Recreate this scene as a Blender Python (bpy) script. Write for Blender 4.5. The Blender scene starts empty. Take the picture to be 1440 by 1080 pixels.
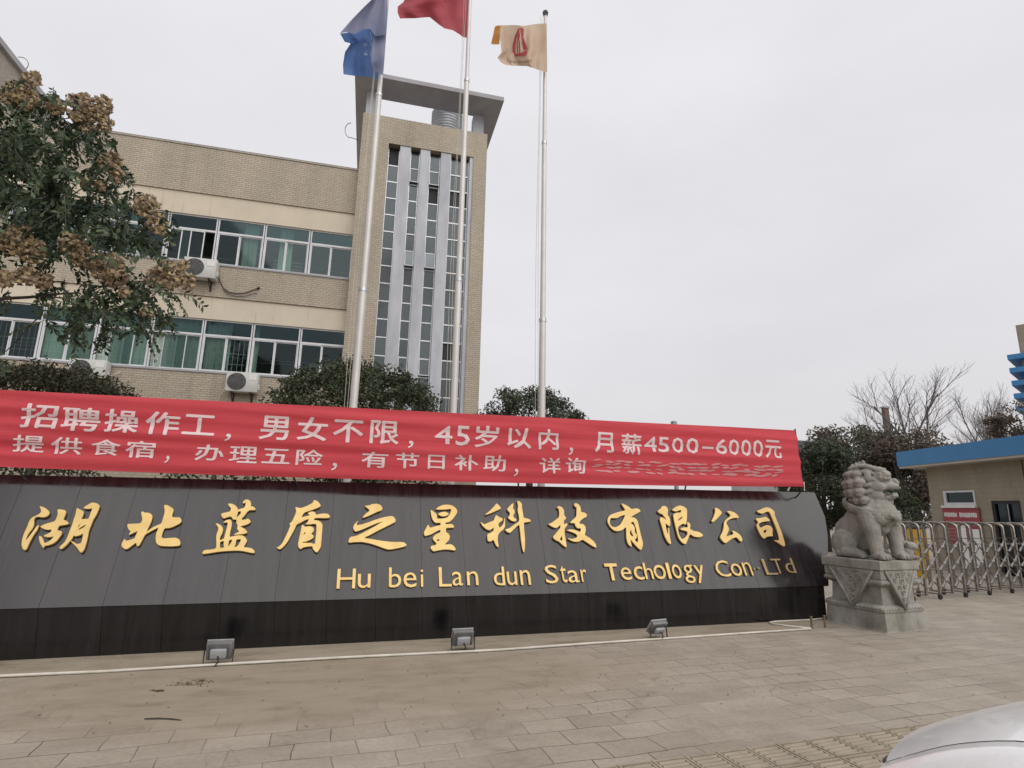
import bpy, bmesh, math, random
import numpy as np
from mathutils import Vector, Matrix, Euler, noise
R = math.radians
rng = np.random.default_rng(7)
random.seed(7)
scene = bpy.context.scene
COL = scene.collection

# ------------------------------------------------------------------ camera
EYE = np.array([0.0, 0.0, 1.6])
FPX = 800.0
def cam_axes(p, r, y):
    cy, sy, cp, sp = math.cos(y), math.sin(y), math.cos(p), math.sin(p)
    fwd = np.array([-sy*cp, cy*cp, sp]); right = np.array([cy, sy, 0.0]); up = np.cross(right, fwd)
    cr, sr = math.cos(r), math.sin(r)
    return cr*right + sr*up, -sr*right + cr*up, fwd
CR, CU, CF = cam_axes(R(12.15), R(1.177), R(-13.9))
cam_data = bpy.data.cameras.new("camera"); cam = bpy.data.objects.new("camera", cam_data); COL.objects.link(cam)
cam_data.sensor_width = 36.0; cam_data.lens = 36.0*FPX/1440.0
cam_data.clip_start = 0.05; cam_data.clip_end = 3000
M4 = Matrix.Identity(4)
for i in range(3):
    M4[i][0], M4[i][1], M4[i][2], M4[i][3] = CR[i], CU[i], -CF[i], EYE[i]
cam.matrix_world = M4
scene.camera = cam

def ray(x, y):
    return (x-720)/FPX*CR - (y-540)/FPX*CU + CF
def onZ(x, y, z=0.0):
    d = ray(x, y); return EYE + d*((z-EYE[2])/d[2])
def onY(x, y, Y):
    d = ray(x, y); return EYE + d*(Y/d[1])
def onP(x, y, p0, n):
    d = ray(x, y); return EYE + d*(((p0-EYE) @ n)/(d @ n))

# ------------------------------------------------------------------ sky, sun, exposure
SUN_EL, SUN_AZ = R(45), R(156)      # behind the photographer, veiled by cloud
world = bpy.data.worlds.new("World"); scene.world = world; world.use_nodes = True
nt = world.node_tree; nt.nodes.clear()
N = nt.nodes.new; L = nt.links.new
out = N('ShaderNodeOutputWorld'); bg = N('ShaderNodeBackground'); bg.inputs[1].default_value = 0.1
sky = N('ShaderNodeTexSky'); sky.sky_type = 'NISHITA'; sky.sun_disc = False
sky.sun_elevation = SUN_EL; sky.sun_rotation = SUN_AZ; sky.dust_density = 4; sky.air_density = 1.2
tc = N('ShaderNodeTexCoord'); sep = N('ShaderNodeSeparateXYZ')
L(tc.outputs['Generated'], sep.inputs[0])
ramp = N('ShaderNodeValToRGB')
ramp.color_ramp.elements[0].position = 0.0; ramp.color_ramp.elements[0].color = (.685, .665, .672, 1)
ramp.color_ramp.elements[1].position = 1.0; ramp.color_ramp.elements[1].color = (.80, .80, .835, 1)
e = ramp.color_ramp.elements.new(0.3); e.color = (.755, .745, .775, 1)
L(sep.outputs['Z'], ramp.inputs[0])
mp = N('ShaderNodeMapping'); mp.inputs['Scale'].default_value = (1.2, 1.2, 3.2)
L(tc.outputs['Generated'], mp.inputs[0])
nz = N('ShaderNodeTexNoise'); nz.inputs['Scale'].default_value = 1.9; nz.inputs['Detail'].default_value = 5; nz.inputs['Roughness'].default_value = .5
L(mp.outputs[0], nz.inputs['Vector'])
mr = N('ShaderNodeMapRange'); mr.inputs[1].default_value = .3; mr.inputs[2].default_value = .7; mr.inputs[3].default_value = 9.65; mr.inputs[4].default_value = 10.55
L(nz.outputs[0], mr.inputs[0])
vm = N('ShaderNodeVectorMath'); vm.operation = 'SCALE'
L(ramp.outputs[0], vm.inputs[0]); L(mr.outputs[0], vm.inputs['Scale'])
mixc = N('ShaderNodeMixRGB'); mixc.inputs[0].default_value = .93
L(sky.outputs[0], mixc.inputs[1]); L(vm.outputs[0], mixc.inputs[2])
L(mixc.outputs[0], bg.inputs[0]); L(bg.outputs[0], out.inputs[0])

sun_d = bpy.data.lights.new("sun", 'SUN'); sun_d.energy = 1.6; sun_d.angle = R(75); sun_d.color = (1.0, .965, .92)
sun = bpy.data.objects.new("sun", sun_d); COL.objects.link(sun)
sdir = Vector((math.sin(SUN_AZ)*math.cos(SUN_EL), math.cos(SUN_AZ)*math.cos(SUN_EL), math.sin(SUN_EL)))
sun.rotation_euler = sdir.to_track_quat('Z', 'Y').to_euler(); sun.location = (0, -20, 30)
scene.view_settings.view_transform = 'Standard'; scene.view_settings.look = 'None'
scene.view_settings.exposure = 0.10; scene.view_settings.gamma = 1.0

# ------------------------------------------------------------------ materials
def srgb(r, g, b):
    return tuple(((c/255)/12.92 if c/255 <= .04045 else ((c/255+.055)/1.055)**2.4) for c in (r, g, b))
def new_mat(name):
    m = bpy.data.materials.new(name); m.use_nodes = True
    t = m.node_tree; b = t.nodes['Principled BSDF']
    return m, t, b
def add_noise(t, scale, detail=4, rough=.55, vec=None, stretch=None, dist=0.0):
    n = t.nodes.new('ShaderNodeTexNoise'); n.inputs['Scale'].default_value = scale
    n.inputs['Detail'].default_value = detail; n.inputs['Roughness'].default_value = rough; n.inputs['Distortion'].default_value = dist
    c = t.nodes.new('ShaderNodeTexCoord')
    if stretch:
        mpn = t.nodes.new('ShaderNodeMapping'); mpn.inputs['Scale'].default_value = stretch
        t.links.new(c.outputs['Object'], mpn.inputs[0]); t.links.new(mpn.outputs[0], n.inputs['Vector'])
    else:
        t.links.new(vec if vec else c.outputs['Object'], n.inputs['Vector'])
    return n.outputs['Fac']
def cramp(t, fac, stops):
    r = t.nodes.new('ShaderNodeValToRGB'); cr = r.color_ramp
    while len(cr.elements) < len(stops): cr.elements.new(.5)
    for el, (p, c) in zip(cr.elements, stops):
        el.position = p; el.color = (*c, 1) if len(c) == 3 else c
    t.links.new(fac, r.inputs[0]); return r.outputs[0]
def mixcol(t, fac, a, b, mode='MIX'):
    m = t.nodes.new('ShaderNodeMixRGB'); m.blend_type = mode
    for sock, v in zip(m.inputs, (fac, a, b)):
        if isinstance(v, (int, float)): sock.default_value = v
        elif isinstance(v, tuple): sock.default_value = (*v, 1) if len(v) == 3 else v
        else: t.links.new(v, sock)
    return m.outputs[0]
def bump(t, b, h, strength=.3, dist=.01):
    n = t.nodes.new('ShaderNodeBump'); n.inputs['Strength'].default_value = strength; n.inputs['Distance'].default_value = dist
    t.links.new(h, n.inputs['Height']); t.links.new(n.outputs[0], b.inputs['Normal'])
def simple(name, c1, c2=None, scale=6, rough=.6, metal=0.0, bmp=0.0, bscale=40, bdist=.005, spec=.5, stretch=None, lo=.35, hi=.65):
    m, t, b = new_mat(name)
    b.inputs['Roughness'].default_value = rough; b.inputs['Metallic'].default_value = metal
    b.inputs['Specular IOR Level'].default_value = spec
    if c2 is None: c2 = tuple(c*.85 for c in c1)
    f = add_noise(t, scale, stretch=stretch)
    t.links.new(cramp(t, f, [(lo, c1), (hi, c2)]), b.inputs['Base Color'])
    if bmp: bump(t, b, add_noise(t, bscale), bmp, bdist)
    return m
def island_mat(name, cols, rough=.6, spec=.3, transl=0.0, noise_scale=0):
    m, t, b = new_mat(name)
    g = t.nodes.new('ShaderNodeNewGeometry')
    n = len(cols)
    c = cramp(t, g.outputs['Random Per Island'], [(i/max(1, n-1), cols[i]) for i in range(n)])
    if noise_scale:
        f = add_noise(t, noise_scale, 2)
        c = mixcol(t, .6, c, cramp(t, f, [(.35, (.55, .55, .55)), (.65, (1.3, 1.3, 1.3))]), 'MULTIPLY')
    t.links.new(c, b.inputs['Base Color']); b.inputs['Roughness'].default_value = rough
    b.inputs['Specular IOR Level'].default_value = spec
    if transl:
        o = t.nodes['Material Output']; tr = t.nodes.new('ShaderNodeBsdfTranslucent'); mx = t.nodes.new('ShaderNodeMixShader')
        t.links.new(c, tr.inputs[0]); mx.inputs[0].default_value = transl
        t.links.new(b.outputs[0], mx.inputs[1]); t.links.new(tr.outputs[0], mx.inputs[2]); t.links.new(mx.outputs[0], o.inputs[0])
    return m
def brick_mat(name, c1, c2, mort, bw=.21, bh=.085, msize=.012, bmpd=.008, big=None):
    m, t, b = new_mat(name)
    c = t.nodes.new('ShaderNodeTexCoord'); s = t.nodes.new('ShaderNodeSeparateXYZ'); cb = t.nodes.new('ShaderNodeCombineXYZ')
    t.links.new(c.outputs['Object'], s.inputs[0])
    ad = t.nodes.new('ShaderNodeMath'); ad.operation = 'ADD'
    t.links.new(s.outputs['X'], ad.inputs[0]); t.links.new(s.outputs['Y'], ad.inputs[1])
    t.links.new(ad.outputs[0], cb.inputs[0]); t.links.new(s.outputs['Z'], cb.inputs[1])
    k = t.nodes.new('ShaderNodeTexBrick'); k.inputs['Scale'].default_value = 1.0
    k.inputs['Brick Width'].default_value = bw; k.inputs['Row Height'].default_value = bh
    k.inputs['Mortar Size'].default_value = msize; k.inputs['Mortar Smooth'].default_value = .3; k.inputs['Bias'].default_value = 0
    k.inputs['Color1'].default_value = (*c1, 1); k.inputs['Color2'].default_value = (*c2, 1); k.inputs['Mortar'].default_value = (*mort, 1)
    t.links.new(cb.outputs[0], k.inputs['Vector'])
    f = add_noise(t, .7, 5, .6, stretch=(1.4, 1.4, .5))
    col = mixcol(t, .75, k.outputs['Color'], cramp(t, f, [(.3, (.84, .83, .82)), (.7, (1.12, 1.11, 1.08))]), 'MULTIPLY')
    f3 = add_noise(t, 1.0, 5, .65, stretch=(3.0, 3.0, .16))
    col = mixcol(t, .5, col, cramp(t, f3, [(.30, (.74, .72, .69)), (.46, (1, 1, 1)), (.75, (1.06, 1.06, 1.06))]), 'MULTIPLY')
    f2 = add_noise(t, 9, 3)
    col = mixcol(t, .5, col, cramp(t, f2, [(.3, (.86, .86, .86)), (.7, (1.1, 1.1, 1.1))]), 'MULTIPLY')
    t.links.new(col, b.inputs['Base Color']); b.inputs['Roughness'].default_value = .7
    inv = t.nodes.new('ShaderNodeMath'); inv.operation = 'SUBTRACT'; inv.inputs[0].default_value = 1
    t.links.new(k.outputs['Fac'], inv.inputs[1]); bump(t, b, inv.outputs[0], .6, bmpd)
    return m

MT = {}
MT['brick'] = brick_mat('tan_brick_tile', (.45, .395, .315), (.40, .345, .27), (.29, .25, .195), .19, .068, .010)
MT['brick_grey'] = brick_mat('grey_brick_tile', (.40, .37, .325), (.355, .325, .285), (.27, .245, .21), .19, .068, .010)
# cream render with rust runs
m, t, b = new_mat('cream_render')
f = add_noise(t, 1.3, 5, .6); f2 = add_noise(t, 3.0, 4, .6, stretch=(2.2, 1, .22))
c = cramp(t, f, [(.3, (.56, .49, .385)), (.7, (.63, .56, .445))])
c = mixcol(t, cramp(t, f2, [(.60, (0, 0, 0)), (.78, (.5, .5, .5))]), c, (.30, .225, .14))
t.links.new(c, b.inputs['Base Color']); b.inputs['Roughness'].default_value = .75; MT['cream'] = m
MT['pilaster'] = simple('pale_grey_pilaster', (.50, .52, .56), (.38, .395, .43), 2.5, .6, bmp=.15, stretch=(1, 1, .3))
MT['slab_grey'] = simple('grey_concrete_render', (.38, .375, .395), (.31, .305, .325), 1.4, .8, bmp=.2)
MT['white_frame'] = simple('white_window_frame', (.66, .67, .68), (.58, .59, .60), 3, .4)
MT['room'] = simple('dim_room_wall', (.20, .22, .21), (.15, .17, .16), 1, .9)
MT['curtain'] = simple('pale_green_curtain', (.50, .60, .53), (.36, .45, .40), 7, .9, stretch=(3, 1, .15))
MT['dark'] = simple('near_black', (.012, .013, .016), (.008, .008, .01), 3, .6)
def glass_mat(name, tint, mirror=.25, rough=.04, gtint=(.70, .86, .92)):
    m, t, b = new_mat(name); o = t.nodes['Material Output']
    t.nodes.remove(b)
    tr = t.nodes.new('ShaderNodeBsdfTransparent'); tr.inputs[0].default_value = (*tint, 1)
    gl = t.nodes.new('ShaderNodeBsdfGlossy'); gl.inputs[0].default_value = (*gtint, 1); gl.inputs['Roughness'].default_value = rough
    fr = t.nodes.new('ShaderNodeFresnel'); fr.inputs[0].default_value = 1.5
    ad = t.nodes.new('ShaderNodeMath'); ad.operation = 'ADD'; ad.inputs[1].default_value = mirror
    t.links.new(fr.outputs[0], ad.inputs[0])
    mx = t.nodes.new('ShaderNodeMixShader')
    t.links.new(ad.outputs[0], mx.inputs[0]); t.links.new(tr.outputs[0], mx.inputs[1]); t.links.new(gl.outputs[0], mx.inputs[2])
    t.links.new(mx.outputs[0], o.inputs[0])
    return m
MT['glass'] = glass_mat('green_window_glass', (.58, .70, .65), .02, .04, (.60, .74, .78))
MT['glass_top'] = glass_mat('blue_green_transom_glass', (.40, .52, .52), .05, .05, (.40, .56, .60))
MT['glass_tower'] = glass_mat('grey_tower_glass', (.36, .40, .40), .06, .24, (.62, .70, .74))
MT['glass_dark'] = glass_mat('dark_glass', (.10, .11, .13), .0)
MT['steel'] = simple('brushed_steel', (.52, .52, .52), (.42, .42, .43), 12, .32, metal=.9)
MT['steel_gate'] = simple('stainless_gate_steel', (.33, .30, .27), (.22, .20, .18), 9, .30, metal=.95)
MT['steel_link'] = simple('polished_link_steel', (.46, .44, .42), (.36, .345, .33), 12, .3, metal=.9)
MT['pole'] = simple('pale_flagpole_metal', (.62, .60, .57), (.54, .52, .50), 2, .35, metal=.25)
MT['tank'] = simple('galvanised_tank', (.36, .37, .39), (.26, .27, .29), 3, .4, metal=.6)
MT['gold'] = simple('gold_letter', (.64, .455, .175), (.56, .39, .14), 8, .38, metal=.35)
MT['gold_side'] = MT['gold']
MT['banner_red'] = None
MT['ac_white'] = simple('ac_casing', (.58, .58, .55), (.50, .50, .47), 4, .5)
MT['ac_dark'] = simple('ac_fan_dark', (.09, .09, .09), (.05, .05, .05), 6, .6)
MT['rust'] = simple('rusty_iron', (.06, .045, .035), (.035, .028, .022), 9, .8)
MT['conduit'] = simple('white_plastic_conduit', (.58, .55, .48), (.46, .43, .36), 6, .5)
MT['lamp_body'] = simple('grey_lamp_housing', (.20, .20, .20), (.15, .15, .15), 9, .45, metal=.2)
MT['lamp_rim'] = simple('pale_lamp_rim', (.33, .33, .34), (.27, .27, .28), 9, .45)
MT['blue'] = simple('blue_fascia', (.030, .18, .40), (.040, .20, .43), 2, .5)
MT['white'] = simple('white_paint', (.72, .71, .69), (.64, .63, .61), 3, .5)
MT['bark'] = simple('bark', (.075, .06, .05), (.045, .037, .03), 9, .9, bmp=.5, bscale=25)
MT['twig'] = simple('bare_twig', (.17, .155, .15), (.12, .11, .105), 9, .9)
MT['yellow'] = simple('yellow_paint', (.55, .33, .03), (.48, .28, .03), 3, .5)
MT['redboard'] = simple('red_notice_board', (.33, .035, .05), (.28, .03, .045), 3, .5)
MT['rubber'] = simple('black_rubber', (.015, .015, .015), (.01, .01, .01), 9, .7)

# ------------------------------------------------------------------ mesh helpers
FRAME = {}
class MB:
    def __init__(s): s.v = []; s.f = []
    def add(s, vs, fs):
        o = len(s.v); s.v.extend([tuple(map(float, p)) for p in vs]); s.f.extend([tuple(i+o for i in f) for f in fs]); return s
    def box(s, x0, x1, y0, y1, z0, z1, M=None):
        vs = [(x, y, z) for z in (z0, z1) for y in (y0, y1) for x in (x0, x1)]
        if M is not None: vs = [tuple(M @ Vector(p)) for p in vs]
        return s.add(vs, [(0, 2, 3, 1), (4, 5, 7, 6), (0, 1, 5, 4), (2, 6, 7, 3), (0, 4, 6, 2), (1, 3, 7, 5)])
    def bbox(s, c, size, bev, M=None):   # box with chamfered vertical/horizontal edges
        bm = bmesh.new(); bmesh.ops.create_cube(bm, size=1)
        for v in bm.verts: v.co = Vector((v.co.x*size[0]+c[0], v.co.y*size[1]+c[1], v.co.z*size[2]+c[2]))
        bmesh.ops.bevel(bm, geom=bm.edges[:], offset=bev, segments=2, profile=.5, affect='EDGES')
        vs = [tuple(M @ v.co) if M is not None else tuple(v.co) for v in bm.verts]
        bm.verts.index_update()
        fs = [tuple(v.index for v in f.verts) for f in bm.faces]; bm.free(); return s.add(vs, fs)
    def tube(s, pts, r, n=8, caps=True):
        pts = [Vector(p) for p in pts]; rs = r if isinstance(r, (list, tuple)) else [r]*len(pts)
        vs = []; fs = []; prev = None
        for i, p in enumerate(pts):
            d = (pts[min(i+1, len(pts)-1)] - pts[max(i-1, 0)])
            if d.length < 1e-9: d = Vector((0, 0, 1))
            d.normalize()
            if prev is None:
                a = d.orthogonal().normalized()
            else:
                a = (prev - d*prev.dot(d))
                a = a.normalized() if a.length > 1e-6 else d.orthogonal().normalized()
            prev = a; bb = d.cross(a)
            for k in range(n):
                an = 2*math.pi*k/n; vs.append(p + (a*math.cos(an) + bb*math.sin(an))*rs[i])
        for i in range(len(pts)-1):
            for k in range(n):
                fs.append((i*n+k, i*n+(k+1) % n, (i+1)*n+(k+1) % n, (i+1)*n+k))
        if caps:
            fs.append(tuple(range(n-1, -1, -1))); fs.append(tuple(range((len(pts)-1)*n, len(pts)*n)))
        return s.add(vs, fs)
    def lathe(s, prof, c=(0, 0, 0), n=24, M=None):
        vs = []; fs = []
        for (r, z) in prof:
            for k in range(n):
                a = 2*math.pi*k/n; p = Vector((c[0]+r*math.cos(a), c[1]+r*math.sin(a), c[2]+z)); vs.append(M @ p if M is not None else p)
        for i in range(len(prof)-1):
            for k in range(n): fs.append((i*n+k, i*n+(k+1) % n, (i+1)*n+(k+1) % n, (i+1)*n+k))
        fs.append(tuple(range(n-1, -1, -1))); fs.append(tuple(range((len(prof)-1)*n, len(prof)*n)))
        return s.add(vs, fs)
    def ball(s, c, r, M=None, sub=2, rot=None):
        bm = bmesh.new(); bmesh.ops.create_icosphere(bm, subdivisions=sub, radius=1)
        rr = r if isinstance(r, (tuple, list)) else (r, r, r)
        vs = []
        for v in bm.verts:
            p = Vector((v.co.x*rr[0], v.co.y*rr[1], v.co.z*rr[2]))
            if rot is not None: p = rot @ p
            p = p + Vector(c); vs.append(M @ p if M is not None else p)
        bm.verts.index_update(); fs = [tuple(v.index for v in f.verts) for f in bm.faces]; bm.free(); return s.add(vs, fs)
    def prism(s, pts, ext):     # polygon pts (3-D) extruded along ext
        n = len(pts); e = Vector(ext); a = [Vector(p) for p in pts]; vs = a + [p+e for p in a]
        fs = [tuple(range(n)), tuple(range(2*n-1, n-1, -1))] + [(i, i+n, (i+1) % n+n, (i+1) % n) for i in range(n)]
        return s.add(vs, fs)
    def grid(s, P):             # P[i][j] points
        h, w = len(P), len(P[0])
        return s.add([p for row in P for p in row], [(i*w+j, i*w+j+1, (i+1)*w+j+1, (i+1)*w+j) for i in range(h-1) for j in range(w-1)])
    def build(s, name, mat, parent=None, smooth=False, fix=True):
        me = bpy.data.meshes.new(name)
        vs = s.v
        if parent is not None and parent.name in FRAME:
            inv = FRAME[parent.name]; vs = [tuple(inv @ Vector(p)) for p in vs]
        me.from_pydata(vs, [], s.f); me.materials.append(mat)
        if fix:
            bm = bmesh.new(); bm.from_mesh(me); bmesh.ops.recalc_face_normals(bm, faces=bm.faces[:]); bm.to_mesh(me); bm.free()
        if smooth:
            me.polygons.foreach_set('use_smooth', [True]*len(me.polygons))
            if smooth != 'all': me.set_sharp_from_angle(angle=R(smooth if smooth is not True else 40))
        o = bpy.data.objects.new(name, me); COL.objects.link(o)
        if parent is not None: o.parent = parent; FRAME[o.name] = FRAME.get(parent.name, Matrix.Identity(4))
        return o
def tag(o, label, cat, group=None, kind=None):
    if label: o['label'] = label
    if cat: o['category'] = cat
    if group: o['group'] = group
    if kind: o['kind'] = kind
    return o
def thing(name, label, cat, loc, rz=0.0, group=None):
    o = bpy.data.objects.new(name, None); COL.objects.link(o); o.empty_display_size = .2
    o.location = loc; o.rotation_euler = (0, 0, rz)
    FRAME[o.name] = (Matrix.Translation(Vector(loc)) @ Matrix.Rotation(rz, 4, 'Z')).inverted()
    return tag(o, label, cat, group)
def structure(name, mb, mat, **k):
    o = mb.build(name, mat, **k); o['kind'] = 'structure'; return o
def dup(o, parent=None):
    c = o.copy(); COL.objects.link(c)
    if parent is not None: c.parent = parent
    for ch in list(o.children): dup(ch, c)
    return c
def quads_mesh(name, V, mat, parent=None, per=4):   # V: (n,per,3) array of small polygons
    V = np.asarray(V, float); n = len(V)
    if parent is not None and parent.name in FRAME:
        A = np.array(FRAME[parent.name]); V = V @ A[:3, :3].T + A[:3, 3]
    me = bpy.data.meshes.new(name); me.vertices.add(n*per); me.vertices.foreach_set('co', V.reshape(-1))
    me.loops.add(n*per); me.loops.foreach_set('vertex_index', np.arange(n*per)); me.polygons.add(n)
    me.polygons.foreach_set('loop_start', np.arange(n)*per); me.polygons.foreach_set('loop_total', np.full(n, per))
    me.update(calc_edges=True); me.materials.append(mat); me.validate()
    o = bpy.data.objects.new(name, me); COL.objects.link(o)
    if parent is not None: o.parent = parent; FRAME[o.name] = FRAME.get(parent.name, Matrix.Identity(4))
    return o
def unit(a):
    return a/np.maximum(1e-9, np.linalg.norm(a, axis=-1, keepdims=True))
def leaf_quads(C, length, width, D=None, up_bias=.5):
    n = len(C)
    if D is None: D = unit(rng.normal(size=(n, 3)))
    Nn = unit(rng.normal(size=(n, 3)) + np.array([0, 0, up_bias]))
    S = unit(np.cross(D, Nn)); l = length*rng.uniform(.7, 1.25, (n, 1)); w = width*rng.uniform(.75, 1.2, (n, 1))
    T = np.cross(S, D)*(l*.12)
    return np.stack([C-D*l*.5, C+S*w*.5-T+D*l*.05, C+D*l*.5, C-S*w*.5-T+D*l*.05], 1)

# ------------------------------------------------------------------ ground
def ground_material():
    m, t, b = new_mat('plaza_paving')
    c = t.nodes.new('ShaderNodeTexCoord'); mpn = t.nodes.new('ShaderNodeMapping')
    mpn.inputs['Rotation'].default_value = (0, 0, R(-4.5)); t.links.new(c.outputs['Object'], mpn.inputs[0])
    wob = t.nodes.new('ShaderNodeTexNoise'); wob.inputs['Scale'].default_value = 1.1; wob.inputs['Detail'].default_value = 3
    t.links.new(mpn.outputs[0], wob.inputs['Vector'])
    vm1 = t.nodes.new('ShaderNodeVectorMath'); vm1.operation = 'SUBTRACT'; vm1.inputs[1].default_value = (.5, .5, .5)
    t.links.new(wob.outputs['Color'], vm1.inputs[0])
    vm2 = t.nodes.new('ShaderNodeVectorMath'); vm2.operation = 'SCALE'; vm2.inputs['Scale'].default_value = .14
    t.links.new(vm1.outputs[0], vm2.inputs[0])
    vm3 = t.nodes.new('ShaderNodeVectorMath'); vm3.operation = 'ADD'
    t.links.new(mpn.outputs[0], vm3.inputs[0]); t.links.new(vm2.outputs[0], vm3.inputs[1])
    def br(bw, bh, off, ms):
        k = t.nodes.new('ShaderNodeTexBrick'); k.inputs['Scale'].default_value = 1; k.offset = off; k.offset_frequency = 2
        k.inputs['Brick Width'].default_value = bw; k.inputs['Row Height'].default_value = bh
        k.inputs['Mortar Size'].default_value = ms; k.inputs['Mortar Smooth'].default_value = .35
        k.inputs['Color1'].default_value = (0, 0, 0, 1); k.inputs['Color2'].default_value = (1, 1, 1, 1); k.inputs['Mortar'].default_value = (.5, .5, .5, 1)
        t.links.new(vm3.outputs[0], k.inputs['Vector']); return k
    k1 = br(.40, .25, .41, .0045)
    tile = cramp(t, k1.outputs['Color'], [(0, (.30, .263, .215)), (.5, (.325, .286, .236)), (1, (.35, .31, .258))])
    big = add_noise(t, .42, 5, .6); fine = add_noise(t, 26, 5, .65); mid = add_noise(t, 2.6, 5, .6, stretch=(.6, 1.5, 1))
    col = mixcol(t, .8, tile, cramp(t, fine, [(.25, (.80, .80, .80)), (.75, (1.13, 1.13, 1.13))]), 'MULTIPLY')
    col = mixcol(t, .8, col, cramp(t, mid, [(.3, (.83, .82, .80)), (.7, (1.10, 1.10, 1.10))]), 'MULTIPLY')
    col = mixcol(t, .8, col, cramp(t, big, [(.3, (.86, .84, .80)), (.7, (1.1, 1.1, 1.1))]), 'MULTIPLY')
    # dried mud washed over the left part of the plaza: covers most joints
    gx = t.nodes.new('ShaderNodeSeparateXYZ'); t.links.new(c.outputs['Object'], gx.inputs[0])
    def mth(op, a, bb, clamp=False):
        n = t.nodes.new('ShaderNodeMath'); n.operation = op; n.use_clamp = clamp
        for s_, v_ in zip(n.inputs, (a, bb)):
            if isinstance(v_, (int, float)): s_.default_value = v_
            else: t.links.new(v_, s_)
        return n.outputs[0]
    dx = mth('MULTIPLY', mth('ADD', gx.outputs['X'], .3), .30); dy = mth('MULTIPLY', mth('ADD', gx.outputs['Y'], -5.9), .85)
    d2 = mth('ADD', mth('MULTIPLY', dx, dx), mth('MULTIPLY', dy, dy))
    mud = mth('SUBTRACT', 1.25, mth('ADD', d2, mth('MULTIPLY', mth('ADD', add_noise(t, 1.5, 5, .6), -.5), 1.6)), True)
    mudcol = cramp(t, add_noise(t, 3.2, 6, .65, stretch=(.5, 1.6, 1)), [(.3, (.19, .155, .10)), (.5, (.275, .23, .165)), (.75, (.31, .262, .195))])
    jv = add_noise(t, .8, 4, .6)
    jvis = mth('MULTIPLY', cramp(t, jv, [(.38, (.12, .12, .12)), (.60, (1, 1, 1))]), mth('SUBTRACT', 1, mth('MULTIPLY', mud, .93), True))
    vo = t.nodes.new('ShaderNodeTexVoronoi'); vo.feature = 'DISTANCE_TO_EDGE'; vo.inputs['Scale'].default_value = 1.25; vo.inputs['Randomness'].default_value = 1
    vw = t.nodes.new('ShaderNodeVectorMath'); vw.operation = 'ADD'; wv = t.nodes.new('ShaderNodeVectorMath'); wv.operation = 'SCALE'; wv.inputs['Scale'].default_value = .5
    t.links.new(vm1.outputs[0], wv.inputs[0]); t.links.new(c.outputs['Object'], vw.inputs[0]); t.links.new(wv.outputs[0], vw.inputs[1]); t.links.new(vw.outputs[0], vo.inputs['Vector'])
    crk = mth('MULTIPLY', mth('LESS_THAN', vo.outputs['Distance'], .005), cramp(t, add_noise(t, .9, 3), [(.58, (0, 0, 0)), (.62, (1, 1, 1))]))
    crk = mth('MULTIPLY', crk, mth('SUBTRACT', 1, mth('MULTIPLY', mud, .8), True))
    jf = mth('MAXIMUM', mth('MULTIPLY', k1.outputs['Fac'], jvis), mth('MULTIPLY', crk, .45))
    col = mixcol(t, mth('MULTIPLY', mud, .8), col, mudcol)
    st2 = add_noise(t, 1.7, 6, .7, dist=1.2)
    col = mixcol(t, .55, col, cramp(t, st2, [(.28, (.62, .60, .56)), (.42, (1, 1, 1)), (.72, (1.08, 1.08, 1.08))]), 'MULTIPLY')
    col = mixcol(t, mth('MULTIPLY', jf, .9), col, (.05, .042, .034))
    t.links.new(col, b.inputs['Base Color']); b.inputs['Roughness'].default_value = .72; b.inputs['Specular IOR Level'].default_value = .35
    h = mth('SUBTRACT', mth('MULTIPLY', fine, .35), jf)
    bump(t, b, h, .5, .006)
    return m
MT['ground'] = ground_material()
g = MB(); g.grid([[(x, y, 0) for x in (-900, -60, -12, 0, 12, 60, 900)] for y in (-300, -30, 0, 12, 40, 120, 1500)])
structure('ground', g, MT['ground'])
m, t, b = new_mat('stained_concrete')
f = add_noise(t, 2.2, 6, .65, stretch=(.5, 1.4, 1)); f2 = add_noise(t, 30, 4)
c = cramp(t, f, [(.3, (.17, .14, .095)), (.5, (.285, .24, .175)), (.75, (.345, .295, .23))])
c = mixcol(t, .6, c, cramp(t, f2, [(.3, (.82, .82, .82)), (.7, (1.1, 1.1, 1.1))]), 'MULTIPLY')
t.links.new(c, b.inputs['Base Color']); b.inputs['Roughness'].default_value = .8; bump(t, b, f2, .4, .004); MT['concrete'] = m
g = MB()
g.prism([tuple(onZ(*p)+np.array([0, 0, .004])) for p in [(-260, 970), (0, 951), (288, 935.5), (480, 925), (700, 914), (960, 896), (1140, 884.5), (1150, 869), (960, 876), (480, 899), (0, 921), (-260, 932)]], (0, 0, -.1))
structure('concrete_strip', g, MT['concrete'])

# ribbed paving band in front (real ribs)
MT['ribtile'] = simple('ribbed_paver', (.33, .28, .21), (.25, .21, .155), 5, .8, bmp=.4, bscale=60, bdist=.003)
MT['ribbed_bed'] = simple('groove_shade_bed', (.25, .21, .155), (.19, .16, .115), 4, .9, bmp=.4, bscale=50, bdist=.003)  # bed coloured darker to paint shade into the grooves between ribs
g = MB(); gb = MB()
ux, uy = np.array([math.cos(R(4.5)), math.sin(R(4.5)), 0]), np.array([-math.sin(R(4.5)), math.cos(R(4.5)), 0])
o0 = np.array([2.43, 3.50, 0.0]); rr_ = random.Random(2)
A = lambda p, a, bb, z: tuple(p + ux*a + uy*bb + np.array([0, 0, z]))
p = o0 + uy*(-.91); gb.prism([A(p, -7.5, 0, .004), A(p, 7, 0, .004), A(p, 7, 1.225, .004), A(p, -7.5, 1.225, .004)], (0, 0, -.05))
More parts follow.
